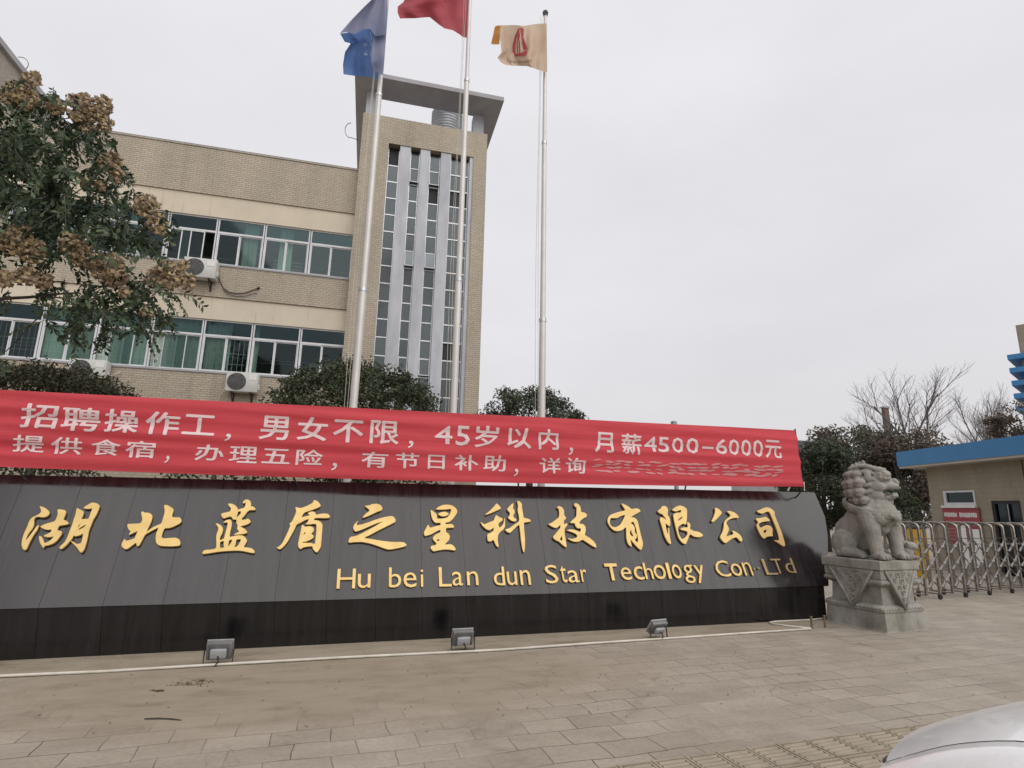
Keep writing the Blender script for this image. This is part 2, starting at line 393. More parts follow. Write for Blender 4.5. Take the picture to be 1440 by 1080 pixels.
for row in range(4):
    for k in range(-30, 28):
        p = o0 + ux*(k*.25) - uy*(row*.305) + uy*.015; dz = rr_.uniform(-.0015, .0015)
        for (a0, a1, b0, b1) in ((.006, .244, .004, .022), (.006, .244, .270, .288), (.006, .022, .022, .270), (.228, .244, .022, .270)):
            g.prism([A(p, a0, b0, .010+dz), A(p, a1, b0, .010+dz), A(p, a1, b1, .010+dz), A(p, a0, b1, .010+dz)], (0, 0, -.02))
        for j in range(5):
            b0 = .034 + j*.048
            g.prism([A(p, .030, b0, .004), A(p, .030, b0+.009, .0125+dz), A(p, .030, b0+.021, .0125+dz), A(p, .030, b0+.030, .004)], tuple(ux*.19))
structure('ribbed_paving', g, MT['ribtile']); structure('paver_bed', gb, MT['ribbed_bed'])

# ------------------------------------------------------------------ entrance sign
TH = math.atan(.068); TILT = R(24)
su = np.array([math.cos(TH), math.sin(TH), 0.0]); sn = np.array([math.sin(TH), -math.cos(TH), 0.0]); ez = np.array([0, 0, 1.0])
A0 = onZ(480, 906)
B0 = onP(480, 843, A0, sn)
sv = -sn*math.sin(TILT) + ez*math.cos(TILT)
n1 = sn*math.cos(TILT) + ez*math.sin(TILT)
def S(u, v, d=0.0): return B0 + su*u + sv*v + n1*d
def slab_uv(x, y):
    q = onP(x, y, B0, n1) - B0; return float(q @ su), float(q @ sv)
def granite(name, vec_tilt, base, dark):
    m, t, b = new_mat(name)
    g_ = t.nodes.new('ShaderNodeNewGeometry')
    pan = cramp(t, g_.outputs['Random Per Island'], [(0, tuple(x*.88 for x in base)), (.5, base), (1, (base[0]*1.18, base[1]*1.07, base[2]*1.1))])
    st = add_noise(t, 1.0, 5, .65, stretch=(9, 1.5, .9)); cl = add_noise(t, 1.1, 4, .6)
    c = mixcol(t, .9, pan, cramp(t, st, [(.35, (.55, .55, .55)), (.5, (1, 1, 1)), (.72, (1.7, 1.6, 1.6))]), 'MULTIPLY')
    t.links.new(c, b.inputs['Base Color'])
    du = add_noise(t, 1.0, 6, .7, stretch=(14, 2, .5)); dm = add_noise(t, .55, 3, .5)
    dfac = mixcol(t, 1, cramp(t, du, [(.56, (0, 0, 0)), (.74, (1, 1, 1))]), cramp(t, dm, [(.45, (0, 0, 0)), (.7, (.55, .55, .55))]), 'MULTIPLY')
    c = mixcol(t, dfac, c, (.075, .066, .06)); t.links.new(c, b.inputs['Base Color'])
    rr = cramp(t, mixcol(t, .5, st, cl), [(.35, (.10, .10, .10)), (.65, (.26, .26, .26))])
    t.links.new(rr, b.inputs['Roughness']); b.inputs['Specular IOR Level'].default_value = .56 if vec_tilt else .45
    return m
MT['granite'] = granite('black_granite', True, (.019, .0165, .018), None)
MT['granite_base'] = granite('shaded_granite_plinth', False, (.010, .009, .0095), None)  # same stone coloured darker: dimmer reflection of the upright face put into colour
sign = thing('sign_wall', 'long black granite entrance wall with raised gold Chinese and English lettering', 'sign wall', tuple(A0*np.array([1, 1, 0])), TH)
UL, UR = -6.4, 7.30
vtop = lambda u: 1.51 + .0105*u
zb = float(B0[2])
# slab panels, 4 mm joints, lean back
g = MB(); seams = [-.17 + .56*k for k in range(-11, 14)]
us = [UL] + [s for s in seams if UL+.1 < s < UR-.2] + [UR]
for i in range(len(us)-1):
    a, bb = us[i]+.0015, us[i+1]-.0015
    last = i == len(us)-2
    dz = random.uniform(-.0012, .0012)
    if last:
        prof = [S(a, .0, dz), S(UR, .0, dz), S(UR+.24, .47, dz), S(UR+.42, .81, dz), S(UR+.54, 1.14, dz), S(UR+.55, vtop(7.85), dz), S(a, vtop(a), dz)]
    else:
        prof = [S(a, .0, dz), S(bb, .0, dz), S(bb, vtop(bb), dz), S(a, vtop(a), dz)]
    g.prism([tuple(p) for p in prof], tuple(-n1*.03))
face = g.build('granite_face', MT['granite'], sign)
# plinth panels
g = MB()
for i in range(len(us)-1):
    a, bb = us[i]+.002, us[i+1]-.002
    last = i == len(us)-2
    ua, ub = a, bb
    pr = [A0 + su*ua, A0 + su*(ub-(.12 if last else 0)), B0 + su*(ub-(.08 if last else 0)) , B0 + su*ua]
    pr = [p*np.array([1, 1, 1]) - sn*.014 for p in pr]
    pr[2] = pr[2] - ez*.006; pr[3] = pr[3] - ez*.006
    g.prism([tuple(p) for p in pr], tuple(-sn*.03))
g.build('granite_plinth', MT['granite_base'], sign)
# core body behind the stone facing
g = MB()
ts, te = vtop(UL), vtop(UR)
def core(u, v, d): return tuple(S(u, v, d))
f_ = [S(UL+.02, .0, -.035), S(UR-.1, .0, -.035), S(UR+.5, te-.01, -.035), S(UL+.02, ts-.01, -.035)]
bk = [A0 + su*(UL+.02) - sn*1.25, A0 + su*(UR-.1) - sn*1.25, f_[2] - sn*.5, f_[3] - sn*.5]
fb = [A0 + su*(UL+.02) - sn*.05, A0 + su*(UR-.12) - sn*.05]
vs = [*fb, f_[0], f_[1], f_[2], f_[3], *bk]
g.add(vs, [(0, 1, 3, 2), (2, 3, 4, 5), (5, 4, 8, 9), (9, 8, 7, 6), (6, 7, 1, 0), (1, 7, 8, 4, 3), (0, 2, 5, 9, 6)])
g.build('core', simple('dark_stone_core', (.05, .048, .05), (.035, .034, .035), 3, .6), sign)

# ------------------------------------------------------------------ lettering helpers
def curve_mesh(polys, depth, bev, name):
    cu = bpy.data.curves.new(name, 'CURVE'); cu.dimensions = '2D'; cu.fill_mode = 'BOTH'; cu.extrude = depth; cu.bevel_depth = bev; cu.bevel_resolution = 1
    for P in polys:
        sp = cu.splines.new('POLY'); sp.points.add(len(P)-1); sp.use_cyclic_u = True
        for pt, (x, y) in zip(sp.points, P): pt.co = (x, y, 0, 1)
    o = bpy.data.objects.new(name, cu); COL.objects.link(o); bpy.context.view_layer.update()
    me = bpy.data.meshes.new_from_object(o.evaluated_get(bpy.context.evaluated_depsgraph_get()))
    bpy.data.objects.remove(o); bpy.data.curves.remove(cu); return me
def text_mesh(s, depth, bev, offset=0.0, res=3):
    cu = bpy.data.curves.new('txt', 'FONT'); cu.body = s; cu.size = 1; cu.extrude = depth; cu.bevel_depth = bev; cu.offset = offset; cu.resolution_u = res
    o = bpy.data.objects.new('txt', cu); COL.objects.link(o); bpy.context.view_layer.update()
    me = bpy.data.meshes.new_from_object(o.evaluated_get(bpy.context.evaluated_depsgraph_get()))
    bpy.data.objects.remove(o); bpy.data.curves.remove(cu); return me
def chaikin(P, it=1):
    for _ in range(it):
        Q = []
        for i in range(len(P)):
            a, b_ = np.array(P[i], float), np.array(P[(i+1) % len(P)], float)
            Q += [tuple(a*.80+b_*.20), tuple(a*.20+b_*.80)]
        P = Q
    return P
def place_mesh(me, fn, name, mat, parent):
    for v in me.vertices:
        v.co = FRAME[parent.name] @ Vector(fn(*v.co))
    me.materials.clear(); me.materials.append(mat); me.name = name
    bm = bmesh.new(); bm.from_mesh(me); bmesh.ops.recalc_face_normals(bm, faces=bm.faces[:]); bm.to_mesh(me); bm.free()
    o = bpy.data.objects.new(name, me); COL.objects.link(o); o.parent = parent; FRAME[o.name] = FRAME[parent.name]
    return o

CHARS = [  # brush characters of the company name: outline polygons in 1/12 px of the photo, origin px
 ((26, 700), [[(375,165),(430,180),(480,205),(540,265),(520,310),(480,340),(420,350),(350,335),(300,350),(275,380),(275,470),(255,530),(190,610),(150,680),(125,765),(190,690),(260,600),(320,510),(360,480),(330,560),(270,640),(200,770),(150,885),(125,900),(95,880),(75,810),(85,720),(120,610),(170,510),(205,410),(250,355),(320,325),(375,295),(405,260),(400,215)],
  [(675,220),(740,220),(800,235),(815,265),(800,310),(770,375),(775,395),(830,415),(860,450),(845,465),(770,480),(700,490),(680,520),(660,570),(700,575),(745,590),(740,630),(700,690),(660,740),(600,790),(530,815),(470,825),(445,830),(445,860),(425,845),(385,780),(370,720),(370,665),(400,675),(430,720),(450,790),(520,765),(570,730),(625,665),(560,680),(500,685),(440,660),(500,635),(550,610),(580,580),(570,545),(530,560),(460,550),(385,510),(430,480),(500,455),(600,430),(640,410),(670,340),(685,280)],
  [(1000,195),(1040,215),(1115,255),(1095,330),(1060,385),(1120,380),(1195,380),(1215,330),(1240,260),(1270,190),(1220,205),(1150,205),(1110,190),(1170,150),(1240,110),(1290,105),(1350,125),(1380,160),(1365,210),(1320,310),(1270,390),(1240,470),(1200,560),(1175,690),(1150,800),(1120,890),(1080,945),(1050,925),(1010,860),(965,815),(895,745),(950,775),(1000,805),(1070,790),(1090,740),(1115,610),(1050,650),(970,670),(945,640),(925,690),(890,740),(820,820),(740,885),(705,865),(740,820),(800,770),(840,690),(880,590),(920,490),(950,390),(985,290)],
  [(1070,435),(1030,480),(1000,525),(1040,510),(1060,470)], [(1000,575),(1080,545),(1140,505),(1165,460),(1090,500),(1040,530)]]),
 ((156, 700), [[(525,260),(550,255),(575,275),(650,275),(700,310),(705,350),(690,410),(650,500),(610,580),(595,610),(700,530),(780,490),(865,455),(890,370),(915,290),(920,220),(905,145),(960,145),(1055,205),(1060,240),(1035,310),(1035,345),(1080,355),(1160,350),(1195,390),(1190,430),(1140,465),(1050,510),(980,530),(910,530),(880,590),(855,680),(890,710),(990,700),(1110,695),(1160,725),(1180,780),(1165,825),(1050,835),(930,835),(830,825),(780,785),(765,720),(775,620),(810,540),(820,515),(740,550),(640,605),(580,640),(540,720),(480,830),(450,830),(440,770),(380,810),(290,880),(245,885),(190,830),(200,780),(245,710),(255,750),(330,735),(420,700),(435,650),(470,575),(400,605),(310,650),(350,580),(315,560),(295,510),(290,465),(390,460),(490,455),(525,440),(545,380),(530,310)]]),
 ((268, 700), [[(635,120),(690,120),(760,150),(795,195),(795,230),(850,205),(910,195),(930,150),(940,95),(895,115),(885,90),(920,55),(970,50),(1015,85),(1020,130),(1010,165),(1060,170),(1100,210),(1080,225),(1000,225),(960,250),(920,310),(860,370),(865,395),(930,390),(970,370),(1010,405),(1010,435),(950,470),(870,490),(825,505),(870,520),(930,555),(960,610),(900,625),(820,635),(730,645),(790,610),(830,585),(790,545),(800,510),(800,480),(775,430),(790,385),(740,385),(720,380),(690,330),(620,345),(560,370),(525,320),(525,285),(600,270),(680,250),(690,190),(660,165)],
  [(800,250),(860,240),(850,290),(800,340),(770,350),(790,300)],
  [(430,450),(470,460),(530,495),(550,545),(540,610),(500,680),(490,740),(570,715),(585,650),(610,560),(635,470),(630,430),(555,440),(600,400),(670,385),(695,420),(695,490),(670,590),(655,685),(720,670),(800,655),(880,655),(930,695),(955,740),(930,790),(890,855),(960,860),(1030,870),(1075,910),(1080,950),(1000,940),(900,915),(800,905),(650,910),(480,925),(330,950),(215,965),(205,940),(245,900),(340,895),(440,875),(445,780),(440,690),(450,620),(480,550),(465,500)],
  [(500,760),(570,740),(565,800),(575,860),(500,870),(495,810)], [(650,730),(715,720),(690,780),(630,860),(640,800)], [(770,720),(860,710),(845,760),(800,835),(735,860),(760,800)]]),
 ((372, 700), [[(520,175),(570,190),(620,195),(700,165),(780,125),(825,95),(825,60),(880,70),(930,120),(945,160),(900,185),(780,230),(665,265),(610,355),(680,335),(745,325),(770,300),(735,295),(740,270),(800,250),(850,265),(865,310),(930,295),(1000,285),(1060,290),(1095,320),(1095,355),(1000,360),(900,355),(845,360),(820,400),(890,400),(950,430),(975,480),(965,600),(955,730),(945,850),(885,940),(850,920),(810,860),(815,835),(760,835),(680,845),(635,860),(610,885),(580,860),(565,810),(590,680),(615,570),(630,480),(655,480),(670,510),(740,500),(800,505),(830,545),(820,590),(780,630),(820,650),(825,685),(780,720),(700,755),(640,760),(630,780),(700,780),(780,780),(830,800),(855,790),(860,720),(875,600),(880,460),(820,455),(760,465),(690,465),(735,420),(750,370),(680,395),(600,440),(535,470),(500,560),(440,660),(380,770),(310,850),(255,890),(205,855),(245,845),(300,790),(350,690),(400,590),(440,480),(420,455),(460,430),(500,350),(540,250)],
  [(650,640),(675,600),(700,600),(690,625),(660,645)]]),
 ((472, 700), [[(485,155),(560,150),(620,125),(690,120),(750,140),(785,190),(770,230),(700,250),(620,290),(530,330),(445,360),(490,300),(580,230),(530,190)],
  [(375,405),(350,450),(350,485),(440,470),(560,430),(680,385),(800,350),(900,330),(960,330),(1000,375),(1005,420),(960,445),(850,500),(700,575),(580,640),(460,695),(560,710),(680,730),(800,750),(950,765),(1140,765),(1195,815),(1150,840),(1020,870),(890,890),(820,870),(700,825),(580,785),(450,760),(330,760),(230,775),(212,755),(240,680),(340,665),(430,625),(550,560),(660,500),(760,440),(820,405),(700,440),(560,500),(420,560),(330,590),(300,550),(295,510),(320,460)]]),
 ((568, 700), [[(445,220),(480,245),(540,290),(550,330),(545,375),(640,370),(720,355),(760,310),(790,240),(790,200),(700,215),(600,215),(530,215),(570,175),(650,140),(740,135),(820,155),(880,210),(890,260),(860,310),(810,380),(750,430),(690,430),(690,465),(790,460),(820,475),(840,520),(760,520),(700,525),(695,600),(740,620),(765,670),(750,730),(700,780),(670,810),(770,800),(820,820),(865,880),(850,905),(770,890),(660,885),(560,905),(490,920),(445,870),(450,830),(520,820),(550,790),(490,730),(480,690),(520,640),(610,600),(610,550),(540,580),(460,630),(390,650),(345,660),(330,600),(370,530),(405,465),(425,530),(520,500),(615,480),(615,435),(520,440),(475,380),(455,310)],
  [(530,725),(560,750),(590,745),(595,710)], [(565,295),(610,265),(690,250),(755,290),(700,325),(630,330)]]),
 ((652, 700), [[(545,110),(590,150),(620,195),(560,225),(460,270),(345,310),(420,250),(500,170)],
  [(275,425),(310,450),(345,470),(420,430),(500,405),(520,335),(545,310),(590,345),(645,365),(640,400),(590,435),(570,470),(590,530),(640,490),(665,440),(680,350),(685,420),(685,500),(650,555),(600,595),(565,650),(560,740),(580,850),(545,830),(515,770),(495,720),(440,755),(400,745),(390,690),(390,630),(440,615),(490,580),(505,520),(470,535),(430,565),(370,545),(310,490)],
  [(820,105),(830,130),(815,190),(840,220),(850,270),(820,310),(835,350),(885,390),(850,415),(790,400),(735,350),(770,310),(770,265),(720,215),(760,165)],
  [(890,70),(930,75),(970,120),(970,190),(985,270),(995,355),(1060,370),(1110,385),(1120,415),(1060,425),(1000,430),(1005,550),(1020,680),(1020,850),(1005,950),(975,850),(955,700),(940,560),(930,465),(880,500),(820,560),(770,610),(720,590),(690,550),(760,535),(830,480),(930,415),(925,330),(900,230),(910,150)]]),
 ((746, 700), [[(430,180),(465,155),(520,180),(550,225),(550,310),(590,360),(550,395),(545,470),(600,445),(610,470),(555,540),(560,640),(580,740),(595,855),(540,820),(460,745),(420,735),(360,680),(430,600),(495,520),(490,465),(450,510),(400,525),(330,490),(285,455),(330,450),(400,400),(470,345),(475,270),(465,200)],
  [(515,640),(495,690),(470,720),(525,745),(525,690)],
  [(720,125),(745,105),(795,125),(830,180),(835,260),(890,265),(935,295),(930,335),(870,365),(820,410),(800,455),(870,460),(910,500),(915,570),(895,645),(960,680),(1040,740),(1085,800),(1095,855),(1050,840),(960,780),(860,715),(800,755),(720,755),(660,730),(610,695),(690,715),(760,690),(785,660),(750,620),(680,590),(595,565),(660,550),(740,560),(820,600),(840,560),(830,525),(780,530),(745,490),(735,440),(650,440),(700,390),(760,335),(765,250),(765,170),(735,165)]]),
 ((822, 700), [[(605,110),(660,130),(730,170),(775,210),(850,195),(900,205),(930,240),(880,270),(800,315),(760,345),(820,350),(870,390),(890,460),(910,560),(940,680),(965,770),(960,840),(935,900),(880,855),(820,790),(765,720),(750,680),(760,760),(780,840),(740,820),(705,760),(690,680),(690,580),(685,500),(620,560),(540,580),(480,565),(420,510),(375,430),(375,370),(410,310),(500,275),(600,245),(680,230),(640,170)],
  [(425,355),(480,355),(530,360),(600,320),(680,295),(640,380),(590,470),(520,515),(450,510),(410,460),(408,400)], [(750,445),(805,410),(830,460),(860,550),(875,640),(890,720),(885,780),(820,725),(860,690),(865,640),(830,600),(825,510),(790,460)], [(770,540),(745,590),(750,640),(785,670),(815,665),(780,610)]]),
 ((896, 700), [[(325,240),(385,190),(405,160),(455,155),(495,190),(500,225),(492,300),(525,350),(540,420),(535,500),(480,460),(455,430),(465,520),(490,620),(505,660),(505,530),(520,525),(525,650),(550,770),(545,800),(500,760),(450,670),(420,560),(380,430),(365,370),(385,340),(430,360),(470,395),(475,375),(430,320),(410,290),(365,280)],
  [(570,220),(630,170),(700,145),(770,165),(820,205),(820,300),(815,400),(800,470),(760,445),(700,480),(665,515),(680,620),(720,700),(750,715),(800,680),(840,620),(820,575),(720,555),(715,530),(770,515),(830,520),(840,490),(820,430),(855,430),(880,480),(865,540),(930,575),(1030,595),(1085,635),(1090,660),(1030,680),(940,670),(870,620),(840,700),(800,800),(740,770),(680,690),(650,580),(625,480),(605,390),(590,290),(650,270),(720,265),(730,215),(690,225),(640,245),(600,235)],
  [(660,410),(670,380),(745,325),(750,350),(710,385)]]),
 ((962, 700), [[(500,180),(560,200),(620,265),(570,330),(510,390),(465,425),(440,405),(480,340),(510,250)],
  [(700,240),(760,240),(840,270),(890,320),(900,355),(840,350),(770,365),(710,400),(685,440),(730,520),(735,555),(710,610),(690,670),(760,650),(820,630),(790,565),(850,590),(920,640),(960,700),(955,755),(920,740),(865,675),(800,695),(740,735),(685,780),(640,755),(590,690),(595,660),(640,570),(655,480),(655,430),(690,380),(770,320),(750,285)]]),
 ((1022, 700), [[(485,240),(560,210),(620,180),(690,180),(750,215),(785,250),(785,310),(830,420),(880,540),(920,650),(960,800),(950,835),(900,810),(840,765),(780,730),(850,740),(870,720),(850,620),(810,510),(760,390),(720,290),(690,245),(640,250),(580,285),(530,270)],
  [(465,365),(540,360),(630,335),(680,365),(710,405),(640,410),(560,425),(515,450),(520,490),(550,525),(600,495),(660,475),(720,495),(750,540),(745,610),(755,660),(700,660),(650,670),(610,705),(570,670),(530,600),(500,530),(480,470),(520,430)],
  [(590,570),(655,540),(650,590),(605,620)]]),
]
for (ox, oy), polys in CHARS:
    UV = []
    for P in polys:
        UV.append([slab_uv(ox + x/12, oy + y/12) for (x, y) in chaikin(P)])
    me = curve_mesh(UV, .011, .004, 'chinese_character')
    place_mesh(me, lambda x, y, z: S(x, y, z + .022), 'chinese_character', MT['gold'], sign)

def norm_text(ch, depth, bev, offset=0.0, res=3):
    me = text_mesh(ch, depth, bev, offset, res)
    xs = [v.co.x for v in me.vertices]; ys = [v.co.y for v in me.vertices]
    x0, x1, y0, y1 = min(xs), max(xs), min(ys), max(ys)
    for v in me.vertices: v.co.x = (v.co.x-x0)/(x1-x0); v.co.y = (v.co.y-y0)/(y1-y0)
    return me
z7 = lambda a, b_, c_, d_: (460+a/4.235, 460+b_/4.235, 780+c_/4.235, 780+d_/4.235)
z8 = lambda a, b_, c_, d_: (780+a/4.235, 780+b_/4.235, 770+c_/4.235, 770+d_/4.235)
LATIN = [('H', z7(58, 168, 88, 206)), ('u', z7(181, 258, 118, 203)), ('b', z7(366, 440, 80, 200)), ('e', z7(452, 531, 109, 199)), ('i', z7(555, 571, 92, 196)),
 ('L', z7(663, 738, 78, 194)), ('a', z7(742, 806, 105, 189)), ('n', z7(830, 897, 103, 186)), ('d', z7(988, 1054, 75, 187)), ('u', z7(1068, 1127, 104, 186)), ('n', z7(1146, 1207, 95, 184)),
 ('S', z7(1295, 1370, 65, 175)), ('t', z8(30, 66, 112, 212)), ('a', z8(75, 141, 139, 212)), ('r', z8(153, 187, 134, 208)), ('T', z8(298, 373, 98, 200)), ('e', z8(390, 453, 121, 197)),
 ('c', z8(467, 524, 115, 196)), ('h', z8(528, 577, 94, 192)), ('o', z8(585, 656, 106, 193)), ('l', z8(664, 682, 94, 190)), ('o', z8(695, 749, 103, 189)), ('g', z8(767, 825, 106, 215)), ('y', z8(834, 891, 108, 215)),
 ('C', z8(953, 1035, 80, 178)), ('o', z8(1045, 1108, 98, 173)), ('n', z8(1118, 1167, 91, 170)), ('.', z8(1178, 1190, 125, 138)), ('.', z8(1202, 1214, 120, 133)), ('L', z8(1240, 1310, 71, 165)), ('T', z8(1292, 1352, 70, 158)), ('d', z8(1366, 1419, 65, 155))]
MT['gold_dull'] = simple('tarnished_gold_letter', (.36, .25, .12), (.24, .17, .09), 8, .45, metal=.3)
for k, (ch, (x0, x1, y0, y1)) in enumerate(LATIN):
    xm, ym = (x0+x1)/2, (y0+y1)/2
    ua, ub = slab_uv(x0, ym)[0], slab_uv(x1, ym)[0]; va, vb = slab_uv(xm, y1)[1], slab_uv(xm, y0)[1]
    me = norm_text(ch, .05, .012, .014 if ch == 'T' and k == 15 else (-.020 if k >= 26 else -.011))
    sc = .55
    place_mesh(me, lambda x, y, z: S(ua+(ub-ua)*x, va+(vb-va)*y, .016 + z*.22), 'latin_letter', MT['gold_dull'] if k >= 27 else MT['gold'], sign)

# ------------------------------------------------------------------ recruitment banner
BT = onP(480, 675, B0, n1) + sn*.25
def ban_uv(x, y):
    q = onP(x, y, BT, sn) - BT; return float(q @ su), float(q[2])
uR, zTR = ban_uv(1120, 605); uR2, zBR = ban_uv(1130.5, 684.5)
uT0, zT0 = ban_uv(0, 548); _, zBm = ban_uv(720, 679); uB0, zB0 = ban_uv(0, 656); uBm = ban_uv(720, 679)[0]
UBL = -6.2
def ztop(u): return zT0 + (zTR-zT0)*(u-uT0)/(uR-uT0)
_pf = np.polyfit([uB0, ban_uv(300, 668)[0], uBm, ban_uv(960, 683)[0], uR2], [zB0, ban_uv(300, 668)[1], zBm, ban_uv(960, 683)[1], zBR], 2)
def zbot(u): return float(np.polyval(_pf, u))
def ban(u, w, d=0.0):    # w 0 bottom .. 1 top
    z = zbot(u) + (ztop(u)-zbot(u))*w
    rip = .010*math.sin(w*17 + .5*math.sin(u*1.1)) + .008*math.sin(w*31+u*.9) + .012*math.sin(u*2.1+w*2) + .018*math.sin(u*.7)*(1-w)
    rip += .05*math.sin(math.pi*w)*(.6+.4*math.sin(u*.55))*.5
    return BT + su*u + ez*z + sn*(rip + d)
def cloth_mat(name, c1, c2, transl):
    m, t, b = new_mat(name); o = t.nodes['Material Output']
    f = add_noise(t, 1.2, 4, .5, stretch=(.5, .5, 9)); c = cramp(t, f, [(.3, c1), (.7, c2)])
    t.links.new(c, b.inputs['Base Color']); b.inputs['Roughness'].default_value = .65; b.inputs['Specular IOR Level'].default_value = .25
    tr = t.nodes.new('ShaderNodeBsdfTranslucent'); t.links.new(c, tr.inputs[0]); mx = t.nodes.new('ShaderNodeMixShader'); mx.inputs[0].default_value = transl
    t.links.new(b.outputs[0], mx.inputs[1]); t.links.new(tr.outputs[0], mx.inputs[2]); t.links.new(mx.outputs[0], o.inputs[0])
    fw = add_noise(t, 420, 1); bump(t, b, f, .35, .02)
    return m
MT['banner_red'] = cloth_mat('red_banner_cloth', (.60, .062, .078), (.74, .098, .118), .36)
MT['banner_text'] = cloth_mat('pale_banner_print', (.78, .60, .60), (.86, .72, .72), .25)
banner = thing('recruitment_banner', 'long red banner with two rows of pale Chinese lettering above the black sign wall', 'banner', tuple(BT*np.array([1, 1, 0])), TH)
g = MB(); nu, nw = 260, 44
g.grid([[tuple(ban(UBL + (uR-UBL)*i/nu + (uR2-uR)*(1-j/nw)*(i/nu)**8, j/nw)) for i in range(nu+1)] for j in range(nw+1)])
g.build('banner_cloth', MT['banner_red'], banner, smooth='all')
ROW1 = [('招',29,83),('聘',87,142),('操',147,196),('作',204,253),('工',257,303),('，',316,325),('男',365,407),('女',418,461),('不',468,511),('限',520,561),('，',573,581),('4',611,636),('5',640.5,660.5),('岁',667,701),('以',712,746),('内',756,784),('，',797.5,804),('月',834,861),('薪',873,902),('4',905.5,923.5),('5',925,941),('0',944.5,961),('0',964.5,982),('–',987,1003),('6',1005.5,1022),('0',1023.5,1038.5),('0',1041,1055.5),('0',1058,1072.5),('元',1075,1099)]
T1 = ([55,114,172,228,280,386,440,490,540,624,684,729,770,848,887,914,972,1014,1087], [568,573,576,579,583,585,587,591,592,599,599,602,604,608,610,614,616,617.5,619], [602.5,607,609,612,612,619,620,623,625,624.5,630,631,633,637,639.5,635.5,638,639,644.5])
ROW2 = [('提',17,63),('供',71,116),('食',128,170),('宿',176,219),('，',232,238),('办',274,315),('理',322,362),('五',368,408),('险',416,454),('，',466,474),('有',508,545.5),('节',556,589),('日',601,625),('补',638.6,672.5),('助',679,711),('，',722,728),('详',757.7,787),('询',794,822)]
T2 = ([40,93,149,198,294,342,388,435,527,572,613,655,695,772,808,1100], [612,615,618,620,625,627.5,631,632,635.5,637,640,640,640.5,644,644,655], [636,639,640.5,644,648,651,652,654.5,658,659,660,662,663,666,666,676])
def refine(me, maxlen):
    bm = bmesh.new(); bm.from_mesh(me); bmesh.ops.triangulate(bm, faces=bm.faces[:])
    for _ in range(4):
        es = [e for e in bm.edges if e.calc_length() > maxlen]
        if not es: break
        bmesh.ops.subdivide_edges(bm, edges=es, cuts=1); bmesh.ops.triangulate(bm, faces=bm.faces[:])
    bm.to_mesh(me); bm.free()
def banner_row(row, T, name, bold):
    for ch, x0, x1 in row:
        vs = MB()
        xm = (x0+x1)/2; yt, yb = float(np.interp(xm, T[0], T[1])), float(np.interp(xm, T[0], T[2]))
        if ch in '，': yt, yb = yb-5, yb+6
        elif ch == '–': yt, yb = (yt+yb)/2+.5, (yt+yb)/2+3.6
        ua, ub = ban_uv(x0, (yt+yb)/2)[0], ban_uv(x1, (yt+yb)/2)[0]
        za, zb_ = ban_uv(xm, yb)[1], ban_uv(xm, yt)[1]
        me = norm_text(ch, 0, 0, 0, 2); refine(me, .10)
        for kk, (sx_, sy_) in enumerate(((0, 0), (-1, .35), (1, -.35), (-.4, -1), (.4, 1))):      # heavy print: the glyph over-printed with small shifts
            ex, ey = bold*sx_*.9, bold*sy_*.8
            def fn(x, y):
                u = ua+(ub-ua)*(x*(1-2*bold)+bold+ex); z = za+(zb_-za)*(y*(1-2*bold)+bold+ey); w = (z-zbot(u))/(ztop(u)-zbot(u)); return tuple(ban(u, w, .006+.0006*kk))
            vs.add([fn(v.co.x, v.co.y) for v in me.vertices], [tuple(p.vertices) for p in me.polygons])
        bpy.data.meshes.remove(me)
        vs.build(name, MT['banner_text'], banner, smooth='all', fix=False)
banner_row(ROW1, T1, 'printed_character', .022)
banner_row(ROW2, T2, 'printed_character', .018)
# blurred-out remainder of the second row, built as pale smears
g = MB(); rs = random.Random(4)
MT['banner_smear'] = cloth_mat('blurred_banner_print', (.62, .26, .27), (.70, .40, .40), .30)
def smear(px0, px1, py0, py1, h):
    P = []
    n = 10
    for j in range(3):
        row = []
        for i in range(n+1):
            t_ = i/n; x = px0+(px1-px0)*t_; th = math.sin(math.pi*min(1, max(0, t_)))**.6*h*.5+.1
            y = py0+(py1-py0)*t_ + (j-1)*th
            u, z = ban_uv(x, y); w = (z-zbot(u))/(ztop(u)-zbot(u)); row.append(tuple(ban(u, w, .009)))
        P.append(row)
    g.grid(P)
x = 829
while x < 1096:
    for k in range(4):
        w_ = rs.uniform(9, 20); yy = float(np.interp(x, [829, 1100], [649, 658])) + k*4.4 + rs.uniform(-.6, .6) - .8
        x0_ = x + rs.uniform(0, 7)
        smear(x0_, min(1102, x0_+w_), yy, yy + rs.uniform(-2.6, 2.2), rs.uniform(1.6, 3.0))
    x += 15
g.build('blurred_lettering', MT['banner_smear'], banner, smooth='all', fix=False)
g = MB()
pe = ban(uR, 1.0, -.03); pb = ban(uR2, 0.0, -.03)
g.tube([tuple(pe+ez*.03 + su*.02), tuple(pb - ez*.03 + su*.02), tuple(S(7.42, 1.45, -.2))], .013, 8)
for uu in (-3.5, -.6, 2.4, 5.2):
    g.tube([tuple(ban(uu, .995, -.03)), tuple(ban(uu, .02, -.06)), tuple(S(uu, vtop(uu)-.08, -.06))], .012, 6)
g.tube([tuple(ban(UBL, .985, -.02))] + [tuple(ban(UBL+(uR-UBL)*i/40, .985, -.02)) for i in range(1, 41)], .006, 5)
g.build('support_poles', MT['rust'], banner, smooth=True)
g = MB()
for (a, b_) in (((1108, 690), (1113, 679)), ((1131, 690), (1130.5, 678))):
    g.tube([tuple(onP(*a, BT - sn*.05, sn)), tuple(onP(*b_, BT - sn*.02, sn))], .012, 6)
g.build('tie_straps', MT['white'], banner)

